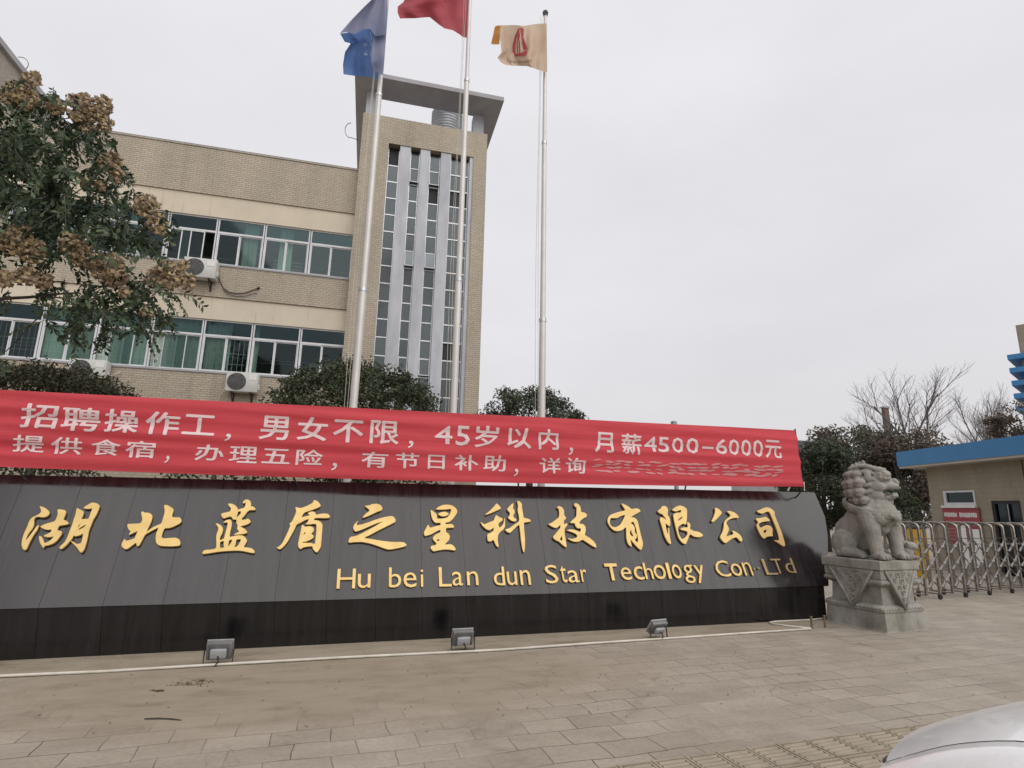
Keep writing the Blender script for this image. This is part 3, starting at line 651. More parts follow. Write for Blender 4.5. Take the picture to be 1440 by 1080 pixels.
# ------------------------------------------------------------------ flagpoles and flags
YP = 10.5
def flagpole(label, lo, hi, ztop_, r0, rope_dx):
    pl, ph = onY(*lo, YP), onY(*hi, YP)
    d = (ph-pl)/(ph[2]-pl[2]); base = pl - d*pl[2]
    top = base + d*ztop_
    P = lambda z: tuple(base + d*z)
    t = thing('flagpole', label, 'flagpole', tuple(base), 0, 'flagpoles behind the sign wall')
    g = MB(); z1 = ztop_*.42; z2 = ztop_*.74
    g.tube([P(0), P(z1)], [r0, r0*.93], 16); g.tube([P(z1), P(z2)], [r0*.80, r0*.72], 16); g.tube([P(z2), P(ztop_)], [r0*.62, r0*.52], 16)
    g.build('shaft', MT['pole'], t, smooth=True)
    for zc, rc in ((z1, 1.03), (z2, .82)):
        g = MB(); g.tube([P(zc-.05), P(zc+.02)], r0*rc, 16); g.build('joint_collar', MT['steel'], t, smooth=True)
    g = MB(); c = top; g.ball((c[0], c[1], c[2]+.06), .068, sub=2); g.tube([P(ztop_-.02), P(ztop_+.03)], r0*.7, 12); g.build('finial', MT['ac_dark'], t, smooth='all')
    g = MB()
    for k, off in enumerate((-.115, -.155)):
        pts = [tuple(base + d*z + np.array([off+.02*math.sin(z*.6+k), -.06, 0])) for z in np.linspace(.9, ztop_-.1, 24)]
        g.tube(pts, .0045, 5)
    g.build('halyard', MT['conduit'], t, smooth='all')
    g = MB(); g.tube([P(0), P(.06)], r0*2.3, 20); g.build('base_flange', MT['steel'], t, smooth=True)
    return base, d
flagpole('leftmost tall flagpole, carrying the blue flag in front of the tower edge', (496.5, 575), (543, 15), 13.2, .076, 0)
flagpole('middle tall flagpole, carrying the red flag in front of the tower windows', (637.5, 580), (658.5, 60), 14.2, .072, 0)
flagpole('rightmost flagpole, clear against the sky, carrying the tattered cream flag', (762, 587), (767, 20), 12.62, .070, 0)

def fabric(name, c1, c2, tr=.35):
    m, t, b = new_mat(name); o = t.nodes['Material Output']
    c = cramp(t, add_noise(t, 2.2, 4, .5), [(.35, c1), (.65, c2)]); t.links.new(c, b.inputs['Base Color']); b.inputs['Roughness'].default_value = .7; b.inputs['Specular IOR Level'].default_value = .2
    tl = t.nodes.new('ShaderNodeBsdfTranslucent'); t.links.new(c, tl.inputs[0]); mx = t.nodes.new('ShaderNodeMixShader'); mx.inputs[0].default_value = tr
    t.links.new(b.outputs[0], mx.inputs[1]); t.links.new(tl.outputs[0], mx.inputs[2]); t.links.new(mx.outputs[0], o.inputs[0]); return m
MT['flag_blue'] = fabric('blue_flag_cloth', (.10, .19, .43), (.14, .24, .50), .4)
MT['flag_pale'] = fabric('pale_blue_flag_cloth', (.27, .28, .38), (.20, .235, .37), .25)
MT['flag_red'] = fabric('red_flag_cloth', (.52, .12, .14), (.44, .09, .115), .45)
MT['flag_cream'] = fabric('cream_flag_cloth', (.70, .55, .42), (.62, .48, .36), .4)
MT['flag_orange'] = fabric('orange_flag_cloth', (.70, .34, .10), (.62, .28, .08), .5)
MT['flag_emblem'] = fabric('red_flag_print', (.48, .10, .11), (.42, .08, .09), .3)
MT['flag_star'] = fabric('yellow_flag_print', (.66, .50, .10), (.60, .44, .08), .3)
def resample(P, n):
    P = np.array(P, float); d = np.r_[0, np.cumsum(np.linalg.norm(np.diff(P, axis=0), axis=1))]; d /= d[-1]
    t_ = np.linspace(0, 1, n); return np.stack([np.interp(t_, d, P[:, 0]), np.interp(t_, d, P[:, 1])], 1)
def flag_sheet(rails, nx, ny, ripple, yoff=0.0):
    """rails: list of pixel polylines from top edge to bottom edge, each running pole -> fly; gives grid of 3-D points"""
    Rr = [resample(r, nx) for r in rails]; P = []
    for j in range(ny):
        s_ = j/(ny-1)*(len(Rr)-1); a = min(int(s_), len(Rr)-2); f_ = s_-a
        row = []
        for i in range(nx):
            q = Rr[a][i]*(1-f_) + Rr[a+1][i]*f_
            dy = ripple(i/(nx-1), j/(ny-1))
            row.append(tuple(onY(q[0], q[1], YP + yoff + dy)))
        P.append(row)
    return P
k9 = lambda L_, ox, oy, s: [(ox+a/s, oy+b_/s) for a, b_ in L_]
# blue flag: dark lower cloth behind, paler upper cloth folded over it
blue = thing('flag', 'blue flag hanging in folds from the left flagpole above the tower roof', 'flag', tuple(onY(540, 60, YP)))
lowr = [k9([(560, 330), (440, 355), (300, 400), (120, 425)], 465, 0, 9), k9([(590, 520), (480, 530), (350, 540), (255, 548)], 465, 0, 9), k9([(600, 650), (450, 660), (300, 665), (180, 660)], 465, 0, 9),
        k9([(600, 850), (450, 830), (300, 830), (155, 820)], 465, 0, 9), k9([(612, 1015), (480, 970), (300, 960), (162, 940)], 465, 0, 9)]
lowr[0:1] = [k9([(560, 330), (440, 355), (300, 400), (120, 425)], 465, 0, 9), k9([(580, 430), (440, 450), (300, 490), (178, 530)], 465, 0, 9)]
g = MB(); Pl = flag_sheet(lowr, 26, 30, lambda a, c: .10*math.sin(a*7+c*4) + .05*math.sin(a*15) + .05*c, .16); g.grid(Pl)
lower_blue = g.build('lower_fold', MT['flag_blue'], blue, smooth='all')
upr = [k9([(720, -60), (640, -50), (560, -30), (540, -25)], 465, 0, 9), k9([(720, 120), (600, 90), (450, 60), (430, 80)], 465, 0, 9), k9([(712, 300), (560, 270), (380, 240), (250, 265)], 465, 0, 9), k9([(704, 440), (560, 455), (540, 430), (500, 365), (420, 370), (300, 430), (200, 405), (115, 422)], 465, 0, 9)]
g = MB(); g.grid(flag_sheet(upr, 30, 24, lambda a, c: -.06*math.sin(a*6+c*2) - .04*math.sin(a*13+2*c) - .05*a, -.28))
g.build('upper_fold', MT['flag_pale'], blue, smooth='all')
hst = [k9([(704, 400), (640, 420), (545, 440)], 465, 0, 9), k9([(695, 560), (620, 570), (520, 600)], 465, 0, 9), k9([(680, 760), (600, 780), (508, 790)], 465, 0, 9), k9([(664, 950), (625, 940), (535, 860)], 465, 0, 9)]
g = MB(); g.grid(flag_sheet(hst, 14, 20, lambda a, c: -.05*math.sin(a*5+1) + .03*math.sin(c*8), -.24)); g.build('hoist_fold', MT['flag_pale'], blue, smooth='all')
# faint white print on the blue cloth
g = MB()
for (x, y, w_, h_) in ((417, 545, 6, 45), (433, 540, 6, 42), (449, 545, 6, 45), (412, 545, 45, 6), (425, 455, 14, 10), (425, 660, 14, 40), (440, 650, 26, 8), (446, 672, 18, 28), (498, 400, 8, 45), (512, 440, 7, 60), (506, 520, 7, 70), (498, 640, 7, 70)):
    q = [onY(465+a/9, b_/9, YP+.02) for a, b_ in ((x, y), (x+w_, y+6), (x+w_+3, y+h_), (x+3, y+h_))]
    g.add([tuple(p) for p in q], [(0, 1, 2, 3)])
g.build('worn_print', fabric('worn_white_print', (.42, .50, .62), (.36, .44, .58), .2), blue)
red = thing('flag', 'red flag with yellow stars flying from the middle flagpole', 'flag', tuple(onY(656, 30, YP)))
k12 = lambda L_: [(550+a/12, b_/12) for a, b_ in L_]
rr = [k12([(1335, -560), (1000, -600), (600, -560), (330, -500)]), k12([(1325, -200), (1000, -230), (600, -180), (250, -130)]), k12([(1318, 30), (1000, 20), (600, 30), (215, 30)]), k12([(1308, 250), (1000, 190), (600, 140), (110, 110)]), k12([(1290, 440), (1000, 370), (650, 240), (110, 220)]), k12([(1270, 640), (1195, 620), (1170, 590), (1040, 510), (900, 480), (800, 410), (650, 288), (400, 308), (150, 312)])]
rip_r = lambda a, c: .16*math.sin(a*8-c*3) + .06*math.sin(a*17+c*5)
g = MB(); PR = flag_sheet(rr, 40, 30, lambda a, c: rip_r(a, c)*min(1, a*4)); g.grid(PR); red_cloth = g.build('flag_cloth', MT['flag_red'], red, smooth='all')
def star(cx, cy, r, off=-.03):
    pts = []
    for k in range(10):
        a = math.pi/2 + k*math.pi/5 + .3; rr_ = r if k % 2 == 0 else r*.38
        # map in the cloth's own grid: cx, cy are fractions of the sheet
        i = min(38.9, max(0, (cx + rr_*math.cos(a)*.8)*39)); j = min(28.9, max(0, (cy - rr_*math.sin(a))*29))
        i0, j0 = int(i), int(j); p = np.array(PR[j0][i0])*(1-(i-i0)) + np.array(PR[j0][i0+1])*(i-i0)
        p2 = np.array(PR[j0+1][i0])*(1-(i-i0)) + np.array(PR[j0+1][i0+1])*(i-i0); p = p*(1-(j-j0)) + p2*(j-j0)
        pts.append(tuple(p + np.array([0, off, 0])))
    return pts
g = MB()
for (cx, cy, r) in ((.20, .20, .13), (.36, .08, .045), (.43, .16, .045), (.43, .28, .045), (.345, .375, .05)):
    pts = star(cx, cy, r); c = np.mean(np.array(pts), 0); g.add([tuple(c)] + pts, [(0, 1+i, 1+(i+1) % 10) for i in range(10)])
g.build('stars', MT['flag_star'], red, fix=False)
cream = thing('flag', 'tattered cream flag with a red emblem flying from the right flagpole', 'flag', tuple(onY(769, 60, YP)))
kc = lambda L_: [(680+a/9.82, b_/9.82) for a, b_ in L_]
cr_ = [kc([(868, 322), (720, 330), (560, 358), (440, 345), (230, 350)]), kc([(872, 520), (700, 500), (520, 500), (400, 490), (222, 500)]), kc([(876, 700), (700, 690), (520, 690), (400, 700), (250, 720)]), kc([(878, 780), (700, 780), (520, 780), (400, 780), (190, 800)]), kc([(878, 860), (700, 850), (520, 850), (400, 855), (240, 860)]), kc([(878, 995), (820, 985), (700, 945), (600, 912), (400, 908), (300, 895)])]
ripc = lambda a, c: -.14 + (.08*math.sin(a*9+c*2) + .05*math.sin(a*19-c*4) + .02*math.sin(a*31))*min(1, a*4+.1)
g = MB(); PC = flag_sheet(cr_, 44, 34, ripc); g.grid(PC); g.build('flag_cloth', MT['flag_cream'], cream, smooth='all')
g = MB(); g.grid(flag_sheet([kc([(235, 352), (190, 350), (155, 370)]), kc([(228, 480), (180, 470), (132, 480)]), kc([(218, 612), (160, 615), (102, 608)])], 8, 10, lambda a, c: .12*a+.03*math.sin(c*9), .05)); g.build('folded_fly', MT['flag_orange'], cream, smooth='all')
def on_cream(x, y, off=-.02):     # point of the cloth under a photo position (nearest grid vertex interpolation)
    tgt = np.array([680+x/9.82, y/9.82]); best = None
    for j in range(len(PC)):
        for i in range(len(PC[0])):
            q = np.array(PC[j][i])-EYE; px = np.array([720+FPX*(q@CR)/(q@CF), 540-FPX*(q@CU)/(q@CF)]); d_ = np.sum((px-tgt)**2)
            if best is None or d_ < best[0]: best = (d_, PC[j][i][1])
    return tuple(onY(tgt[0], tgt[1], best[1]+off))
g = MB()
for poly in ([(480, 395), (520, 380), (500, 450), (490, 560), (470, 560), (465, 470)], [(520, 380), (555, 400), (550, 520), (580, 640), (610, 680), (560, 690), (535, 600), (525, 480)], [(470, 430), (480, 400), (455, 520), (440, 640), (445, 740), (400, 720), (400, 620), (430, 500)],
             [(405, 720), (450, 745), (500, 735), (560, 720), (610, 690), (590, 760), (540, 775), (440, 782)], [(488, 560), (502, 560), (508, 740), (490, 740)], [(462, 560), (472, 560), (476, 740), (460, 740)]):
    pts = [on_cream(*p) for p in poly]; g.add(pts, [tuple(range(len(pts)))])
g.build('emblem', MT['flag_emblem'], cream)
g = MB()
for k in range(17):
    x = 325 + k*20.5; y = 815 + 26*math.sin((k+1)/18*math.pi); h_ = 24 + 8*((k*7) % 3)
    pts = [on_cream(*p) for p in ((x, y), (x+9, y), (x+10, y+h_), (x+2, y+h_))]; g.add(pts, [(0, 1, 2, 3)])
g.build('worn_print', fabric('worn_brown_print', (.36, .22, .17), (.32, .20, .15), .2), cream)

# ------------------------------------------------------------------ office building
YF = 18.0; XL, XT = -11.6, -1.0
bld = thing('office_building', 'three storey tan brick office building with ribbon windows and a tall stair tower', 'building', (-3.0, YF, 0))
g = MB()
g.box(XL, XT, YF, YF+9, 10.96, 12.53); g.box(XL, XT, YF, YF+.30, 7.62, 8.62); g.box(XL, XT, YF, YF+.30, 0, 5.26)
g.build('brick_wall', MT['brick'], bld)
g = MB(); g.box(XL, XT, YF-.025, YF+.28, 12.53, 12.60); g.build('parapet_coping', MT['brick_grey'], bld)
for za, zc in ((10.235, 10.955), (6.925, 7.615)):
    g = MB(); g.box(XL, XT, YF+.05, YF+.30, za, zc); g.build('cream_band', MT['cream'], bld)
g = MB()
for za in (8.62, 5.26): g.box(XL, XT, YF-.03, YF+.24, za, za+.055)
g.build('window_sill', MT['slab_grey'], bld)
g = MB()
for zf in (8.0, 4.6):
    g.box(XL, XT, YF+3.2, YF+3.3, zf, zf+2.9); g.box(XL, XT, YF+.32, YF+3.2, zf, zf+.06)
    g.box(XL, XT, YF+.32, YF+3.2, zf+2.72, zf+2.8)
    g.box(XT-.03, XT-.01, YF+.32, YF+3.2, zf+.06, zf+2.72); g.box(XL, XL+.03, YF+.32, YF+3.2, zf+.06, zf+2.72)
g.build('room_interior', MT['room'], bld)
rw = random.Random(11)
def ribbon_window(xa, xb, z0, z1, curtain, opened=None):
    yF = YF+.10; ztr = z0+(z1-z0)*.70; w = xb-xa; xm = (xa+xb)/2 - .02
    g = MB(); fr = .036
    g.box(xa, xa+fr, yF, yF+.07, z0, z1); g.box(xb-fr, xb, yF, yF+.07, z0, z1)
    g.box(xa+fr, xb-fr, yF, yF+.07, z0, z0+fr); g.box(xa+fr, xb-fr, yF, yF+.07, z1-fr, z1); g.box(xa+fr, xb-fr, yF, yF+.07, ztr-.03, ztr+.03)
    win = g.build('window', MT['white_frame'], bld)
    g = MB()
    sx = [xa+fr, xm, xb-fr]
    for k in range(2):
        a, c = sx[k], sx[k+1]; yy = yF+.012+.026*k
        if opened == k: a, c = (a+.42*w*.5, c+.42*w*.5) if k == 0 else (a-.42*w*.5, c-.42*w*.5); yy = yF+.04 if k == 0 else yF+.005
        s_ = .032
        g.box(a, a+s_, yy, yy+.025, z0+fr, ztr-.03); g.box(c-s_, c, yy, yy+.025, z0+fr, ztr-.03)
        g.box(a+s_, c-s_, yy, yy+.025, z0+fr, z0+fr+s_); g.box(a+s_, c-s_, yy, yy+.025, ztr-.03-s_, ztr-.03)
    fo = g.build('sash', MT['white_frame'], win)
    for k in range(2):
        a, c = sx[k], sx[k+1]; yy = yF+.024+.026*k
        if opened == k: a, c = (a+.42*w*.5, c+.42*w*.5) if k == 0 else (a-.42*w*.5, c-.42*w*.5)
        tl = rw.uniform(-.004, .004)
        g = MB(); g.add([(a+.03, yy, z0+fr+.03), (c-.03, yy+tl, z0+fr+.03), (c-.03, yy+tl*2, ztr-.06), (a+.03, yy+tl, ztr-.06)], [(0, 1, 2, 3)]); g.build('pane', MT['glass'], win)
    g = MB(); g.add([(xa+fr, yF+.03, ztr+.03), (xb-fr, yF+.034, ztr+.03), (xb-fr, yF+.03, z1-fr), (xa+fr, yF+.026, z1-fr)], [(0, 1, 2, 3)]); g.build('transom_pane', MT['glass_top'], win)
    for (ca, cb, zlo) in curtain:
        n = 26; g = MB(); xx = [xa+w*(ca+(cb-ca)*i/n) for i in range(n+1)]
        g.grid([[(x, YF+.30+.03*math.sin(x*38)+.012*math.sin(x*91), z) for x in xx] for z in (zlo if zlo else z0-.1, z1+.05)])
        g.build('curtain', MT['curtain'], win, smooth='all')
    if rw.random() < .9:      # dim shapes in the room: a desk screen, shelf bars
        pass
mulls = [-.96-1.37*k for k in range(8)]
cur3 = {1: [(.32, .62, None)], 2: [(.55, .85, None)], 3: [], 0: [], 4: [(.2, .5, None)], 5: [(0, .5, None)]}
cur2 = {0: [], 1: [(.0, .12, None)], 2: [(.05, .55, None)], 3: [(.0, 1, None)], 4: [(.0, .97, None)], 5: [(0, .9, None)]}
for k in range(7):
    ribbon_window(mulls[k+1]+.012, mulls[k]-.012, 8.68, 10.23, cur3.get(k, []), {3: 1}.get(k))
    ribbon_window(mulls[k+1]+.012, mulls[k]-.012, 5.32, 6.92, cur2.get(k, []), {3: 0, 4: 0}.get(k))
g = MB()
for zz in (6.05, 6.15, 9.35, 9.5): g.tube([(XL+.4, YF+1.6, zz), (XT-.3, YF+1.6, zz)], .012, 5)
for zt in (9.1, 9.22, 9.34): g.box(-3.5, -2.6, YF+.9, YF+.92, zt, zt+.05)
g.box(-2.1, -1.2, YF+1.2, YF+1.24, 5.3, 6.05)
g.box(-6.3, -5.9, YF+.8, YF+1.2, 8.6, 9.1)
g.build('room_fittings', MT['slab_grey'], bld)
# security bars behind the left lower windows
g = MB()
for x in np.arange(-10.5, -3.9, .14): g.tube([(x, YF+.235, 5.32), (x, YF+.235, 6.4)], .006, 4)
for z in (5.62, 5.95): g.tube([(-10.55, YF+.235, z), (-3.85, YF+.235, z)], .006, 4)
g.build('window_bars', MT['white_frame'], bld)

# stair tower
YT = 17.75; TX0, TX1 = -1.0, 3.30; ZP = 14.60; WX0, WX1, WZ1 = -.09, 2.83, 13.60
g = MB()
g.box(TX0, WX0, YT, YT+.4, 0, ZP); g.box(WX1, TX1, YT, YT+.4, 0, ZP); g.box(WX0, WX1, YT, YT+.4, WZ1, ZP); g.box(WX0, WX1, YT+.01, YT+.4, 0, 2.6)
g.box(TX1-.3, TX1, YT+.4, YT+6, 0, ZP); g.box(TX0, TX0+.3, YT+.4, YT+6, 0, ZP); g.box(TX0+.3, TX1-.3, YT+5.7, YT+6, 0, ZP)
g.build('tower_wall', MT['brick'], bld)
g = MB(); g.box(TX0+.3, TX1-.3, YT+.4, YT+5.7, 13.75, 13.95); g.build('tower_roof_deck', MT['slab_grey'], bld)
g = MB(); g.box(WX0, WX1, YT+.9, YT+.95, 2.6, WZ1); g.build('stair_interior', simple('stair_interior_wall', (.22, .24, .235), (.15, .165, .16), .6, .9), bld)
pil = [(.30, .66), (.99, 1.32), (1.70, 2.05)]
g = MB()
for a, c in pil: g.box(a, c, YT+.03, YT+.36, 2.6, WZ1-.003)
g.box(WX1-.12, WX1-.003, YT+.035, YT+.36, 2.6, WZ1-.004)
for a, c in pil[:0]: pass
g.build('pilasters', MT['pilaster'], bld)
strips = [(WX0, .30), (.66, .99), (1.32, 1.70), (2.05, WX1-.12)]
open_s = {(1, 1), (2, 1), (1, 6), (2, 6), (1, 12), (2, 12)}
dark_s = {(0, 0), (2, 2), (3, 2), (3, 11)}
pitch = .61
for si, (a, c) in enumerate(strips):
    g = MB(); yw = YT+.20
    g.box(a+.002, a+.03, yw, yw+.05, 2.6, WZ1-.006); g.box(c-.03, c-.002, yw, yw+.05, 2.6, WZ1-.006)
    zz = WZ1-.7; zs = [WZ1]
    while zz > 2.7:
        g.box(a+.03, c-.03, yw+.004, yw+.05, zz-.018, zz+.018); zs.append(zz); zz -= pitch
    win = g.build('window_strip', MT['steel'], bld)
    for k in range(len(zs)-1):
        z1_, z0_ = zs[k]-.018, zs[k+1]+.018
        if (si, k) in dark_s:
            g = MB(); g.box(a+.03, c-.03, yw+.06, yw+.08, z0_, z1_); g.build('open_light_shade', MT['dark'], win); continue  # near-black panel paints the shade inside the open light
        if (si, k) in open_s:
            tilt = .13
            g = MB(); A_ = [(a+.03, yw-.005, z1_), (c-.03, yw-.005, z1_), (c-.03, yw-tilt, z0_+.03), (a+.03, yw-tilt, z0_+.03)]
            for i in range(4): g.tube([A_[i], A_[(i+1) % 4]], .018, 4)
            sa = g.build('open_sash', MT['white_frame'], win)
            g = MB(); g.add(A_, [(0, 1, 2, 3)]); g.build('pane', MT['glass_tower'], win)
            g = MB(); g.box(a+.03, c-.03, yw+.06, yw+.08, z0_, z1_); g.build('open_light_shade', MT['dark'], win)  # shade behind the tilted sash, painted as a near-black panel
        else:
            tl = rw.uniform(-.012, .012); g = MB()
            g.add([(a+.03, yw+.02, z0_), (c-.03, yw+.02+tl*.3, z0_), (c-.03, yw+.02+tl, z1_), (a+.03, yw+.02+tl*.6, z1_)], [(0, 1, 2, 3)]); g.build('pane', MT['glass_tower'], win)
# ring roof slab on corner pillars
ZS = 16.07; SX0, SX1, SY0, SY1 = -1.40, 3.87, 17.75-.02, 24.3
g = MB()
g.box(SX0, SX1, SY0, SY0+1.12, ZS, ZS+.16); g.box(SX0, SX0+.62, SY0+1.12, SY1-1, ZS, ZS+.16); g.box(SX1-.62, SX1, SY0+1.12, SY1-1, ZS, ZS+.16); g.box(SX0, SX1, SY1-1, SY1, ZS, ZS+.16)
g.box(SX0+.62, SX0+.66, SY0+1.12, SY1-1, ZS+.003, ZS+.157)
roof = g.build('roof_slab', MT['slab_grey'], bld)
g = MB()
for x0_, y0_ in ((2.93, 18.75), (-.98, 18.55), (2.93, 22.6), (-.98, 22.6)): g.box(x0_, x0_+.40, y0_, y0_+.42, 13.95, ZS)
g.build('roof_pillar', MT['pilaster'], bld)
# taller block behind the left end
g = MB(); g.box(-18, XL-.005, 17.6, 31, 0, 14.75); g.build('side_block_wall', MT['brick_grey'], bld)
g = MB(); g.box(-18.1, XL+.12, 17.5, 31.1, 14.75, 14.93); g.build('side_block_coping', MT['slab_grey'], bld)
g = MB(); g.box(XL, mulls[7]-.012, YF+.03, YF+.29, 5.32, 6.92); g.box(XL, mulls[7]-.012, YF+.03, YF+.29, 8.68, 10.23); g.build('end_pier', MT['brick'], bld)
# loose cables on the roof edges
g = MB()
q0 = onY(28, 90, 21)
g.tube([tuple(q0 + np.array([.25*math.sin(a)-.0, 0, .28*math.cos(a)])) for a in np.linspace(-.4, 3.6, 16)], .012, 4)
g.build('loose_cable', MT['rust'], bld); g = MB()
g.tube([(-1.5+.18*math.cos(a), 19.3, 14.9+.30*math.sin(a)) for a in np.linspace(1.5, 5.0, 14)] + [(-1.15, 19.3, 14.55)], .012, 4)
g.build('loose_cable', MT['rust'], bld)
# dangling cable and wall stains on the band between the floors
g = MB()
pts = [onY(*p, YF-.03) for p in ((306, 380), (309, 395), (314, 405), (322, 411), (333, 413), (345, 412), (355, 408), (362, 406))]
g.tube([tuple(p) for p in pts], .014, 6); g.tube([tuple(p+np.array([0, -.01, -.05-.02*i])) for i, p in enumerate(pts[2:])], .010, 6)
g.tube([tuple(pts[-1]), tuple(pts[-1]+np.array([.05, .02, .05]))], .035, 8)
g.build('hanging_cable', MT['rust'], bld, smooth='all')
tank = thing('water_tank', 'ribbed galvanised steel water tank under the tower roof slab', 'water tank', (2.15, 20.8, 13.95))
g = MB(); prof = [(.02, 0), (.6, 0)]
for i in range(27):
    z = .05+i*.127; prof += [(.585, z), (.60, z+.03), (.635, z+.06), (.60, z+.095)]
prof += [(.58, 3.5), (.02, 3.56)]
g.lathe(prof, (2.15, 20.8, 13.95), 40); g.build('tank_body', MT['tank'], tank, smooth='all')
g = MB(); g.lathe([(.02, 3.55), (.2, 3.55), (.2, 3.6), (.02, 3.62)], (2.15, 20.8, 13.95), 20); g.build('tank_lid', MT['steel'], tank)

# ------------------------------------------------------------------ air conditioner units
def ac_unit(x0, z0, w, h, label, yw, wires):
    t = thing('air_conditioner', label, 'air conditioner', (x0+w/2, yw-.2, z0), 0, 'outdoor air conditioner units on the brick wall')
    d = .32; y1_ = yw-.07; y0_ = y1_-d
    g = MB(); g.bbox((x0+w/2, (y0_+y1_)/2, z0+h/2), (w, d, h), .02); g.build('casing', MT['ac_white'], t, smooth=30)
    cx, cz, r = x0+w*.34, z0+h*.5, min(w*.31, h*.44)
    g = MB()
    Mr = Matrix.Translation((cx, y0_-.006, cz)) @ Matrix.Rotation(R(90), 4, 'X')
    g.lathe([(.01, -.003), (r, -.003), (r, .004), (.01, .006)], (0, 0, 0), 32, Mr); f_ = g.build('fan_opening', MT['ac_dark'], t)
    g = MB()
    for k in range(1, 7):
        rr_ = r*k/6.3; g.tube([(cx+rr_*math.cos(a), y0_-.018, cz+rr_*math.sin(a)) for a in np.linspace(0, 2*math.pi, 29)], .0045, 4, False)
    for k in range(10):
        a = k*math.pi/5; g.tube([(cx, y0_-.02, cz), (cx+r*math.cos(a), y0_-.02, cz+r*math.sin(a))], .0045, 4)
    g.build('fan_grille', MT['lamp_body'], f_)
    g = MB()
    for k in range(5):
        a = k*2*math.pi/5; p = lambda rr_, an: (cx+rr_*math.cos(an), y0_-.011, cz+rr_*math.sin(an)); g.add([p(.04, a), p(r*.9, a-.15), p(r*.9, a+.5), p(.05, a+.6)], [(0, 1, 2, 3)])
    g.build('fan_blades', MT['ac_dark'], f_)
    g = MB(); g.box(x0+w*.70, x0+w*.94, y0_-.008, y0_-.002, z0+h*.62, z0+h*.9); g.build('side_panel', MT['white'], t)
    g = MB(); g.bbox((x0+w+.015, yw-.24, z0+h*.3), (.05, .12, .16), .01); g.build('valve_cover', MT['ac_white'], t)
    for xx in (x0+w*.2, x0+w*.8):
        g = MB(); g.box(xx-.02, xx+.02, yw-.42, yw, z0-.04, z0-.005); g.box(xx-.02, xx+.02, yw-.03, yw, z0-.30, z0-.04)
        g.tube([(xx, yw-.38, z0-.04), (xx, yw-.02, z0-.28)], .014, 5)
        g.build('bracket', MT['rust'], t)
    if wires:
        g = MB(); g.tube([tuple(np.array(p)) for p in wires], .016, 6); g.build('pipe', MT['conduit'], t, smooth='all')
ac_unit(-5.72, 8.06, .90, .60, 'white air conditioner under the upper window row beside the tree branch tips', YF, None)
ac_unit(-4.17, 4.70, .86, .58, 'white air conditioner on the brick below the lower windows just above the banner', YF, [(-4.2, YF-.2, 4.8), (-4.33, YF-.12, 4.6), (-4.4, YF-.06, 4.35), (-4.55, YF-.05, 4.2)])
ac_unit(-8.15, 4.78, .92, .56, 'white air conditioner half hidden by the leafy hedge top on the left', YF, [(-7.22, YF-.2, 4.9), (-7.1, YF-.15, 5.0), (-6.98, YF-.04, 5.12)])

# ------------------------------------------------------------------ floodlights and conduit at the sign's foot
def floodlight(px, py, rz, tilt, label):
    p = onZ(px, py); t = thing('floodlight', label, 'floodlight', (p[0], p[1], 0), rz, 'floodlights on the ground aimed at the sign')
    Mw = Matrix.Translation(Vector((p[0], p[1], 0))) @ Matrix.Rotation(rz, 4, 'Z')
    Mw = Mw @ Matrix.Scale(.74, 4)
    Mh = Mw @ Matrix.Translation((0, 0, .175)) @ Matrix.Rotation(tilt, 4, 'X')
    g = MB(); g.bbox((0, .02, 0), (.32, .075, .23), .012, Mh); g.build('housing', MT['lamp_body'], t, smooth=30)
    g = MB()
    for a in ((-.165, .165, .05, .075, .095, .125), (-.165, .165, .05, .075, -.125, -.095), (-.165, -.135, .05, .075, -.095, .095), (.135, .165, .05, .075, -.095, .095)): g.box(*a, M=Mh)
    g.build('front_rim', MT['lamp_rim'], t)
    g = MB(); g.box(-.133, .133, .058, .066, -.093, .093, M=Mh); g.build('front_glass', MT['glass_tower'], t)
    g = MB(); g.bbox((0, -.045, -.015), (.20, .06, .12), .012, Mh); g.build('driver_box', MT['lamp_rim'], t, smooth=30)
    g = MB()
    for k in range(9): g.box(-.13+k*.0315, -.124+k*.0315, -.035, -.017, -.10, .10, M=Mh)
    g.build('cooling_fins', MT['lamp_body'], t)
    g = MB(); q = lambda x, y, z: tuple(Mw @ Vector((x, y, z)))
    g.tube([q(-.18, 0, .19), q(-.18, -.02, .012), q(.18, -.02, .012), q(.18, 0, .19)], .010, 6); g.build('stand_bracket', MT['rust'], t)
    g = MB(); g.tube([q(.0, -.06, .12), q(.02, -.10, .06), q(-.02, -.09, .012), q(.10, -.05, .008)], .008, 6); g.build('cable', MT['rubber'], t, smooth='all')
    return t
floodlight(306, 935, R(1), R(14), 'grey floodlight nearest the left, its back to the camera, before the black plinth')
floodlight(650.5, 915, R(6), R(20), 'grey floodlight in the middle, below the small English lettering of the sign')
floodlight(926, 898.5, R(14), R(38), 'grey floodlight on the right, tipped furthest back and nearest the stone lion')
t = thing('conduit_pipe', 'thin off-white plastic conduit running along the foot of the black sign', 'conduit', tuple(onZ(700, 914)))
g = MB()
pp = [(-300, 975), (0, 951), (150, 943.5), (288, 935.5), (480, 925), (580, 919.5), (700, 914), (830, 905), (960, 896), (1060, 889.5), (1141, 884.5)]
g.tube([tuple(onZ(*p, .016) + np.array([0, 0, .003*math.sin(i*2.1)])) for i, p in enumerate(pp)], .0135, 8); g.build('long_run', MT['conduit'], t, smooth='all')
g = MB(); g.tube([tuple(onZ(*p, .016)) for p in ((1141, 884), (1110, 880.5), (1086, 877.5), (1082, 875.5), (1090, 874), (1141, 871.5), (1158, 869.5))], .0135, 8); g.build('return_run', MT['conduit'], t, smooth='all')
MT['brass'] = simple('dull_brass', (.22, .17, .09), (.14, .11, .06), 8, .5, metal=.5)
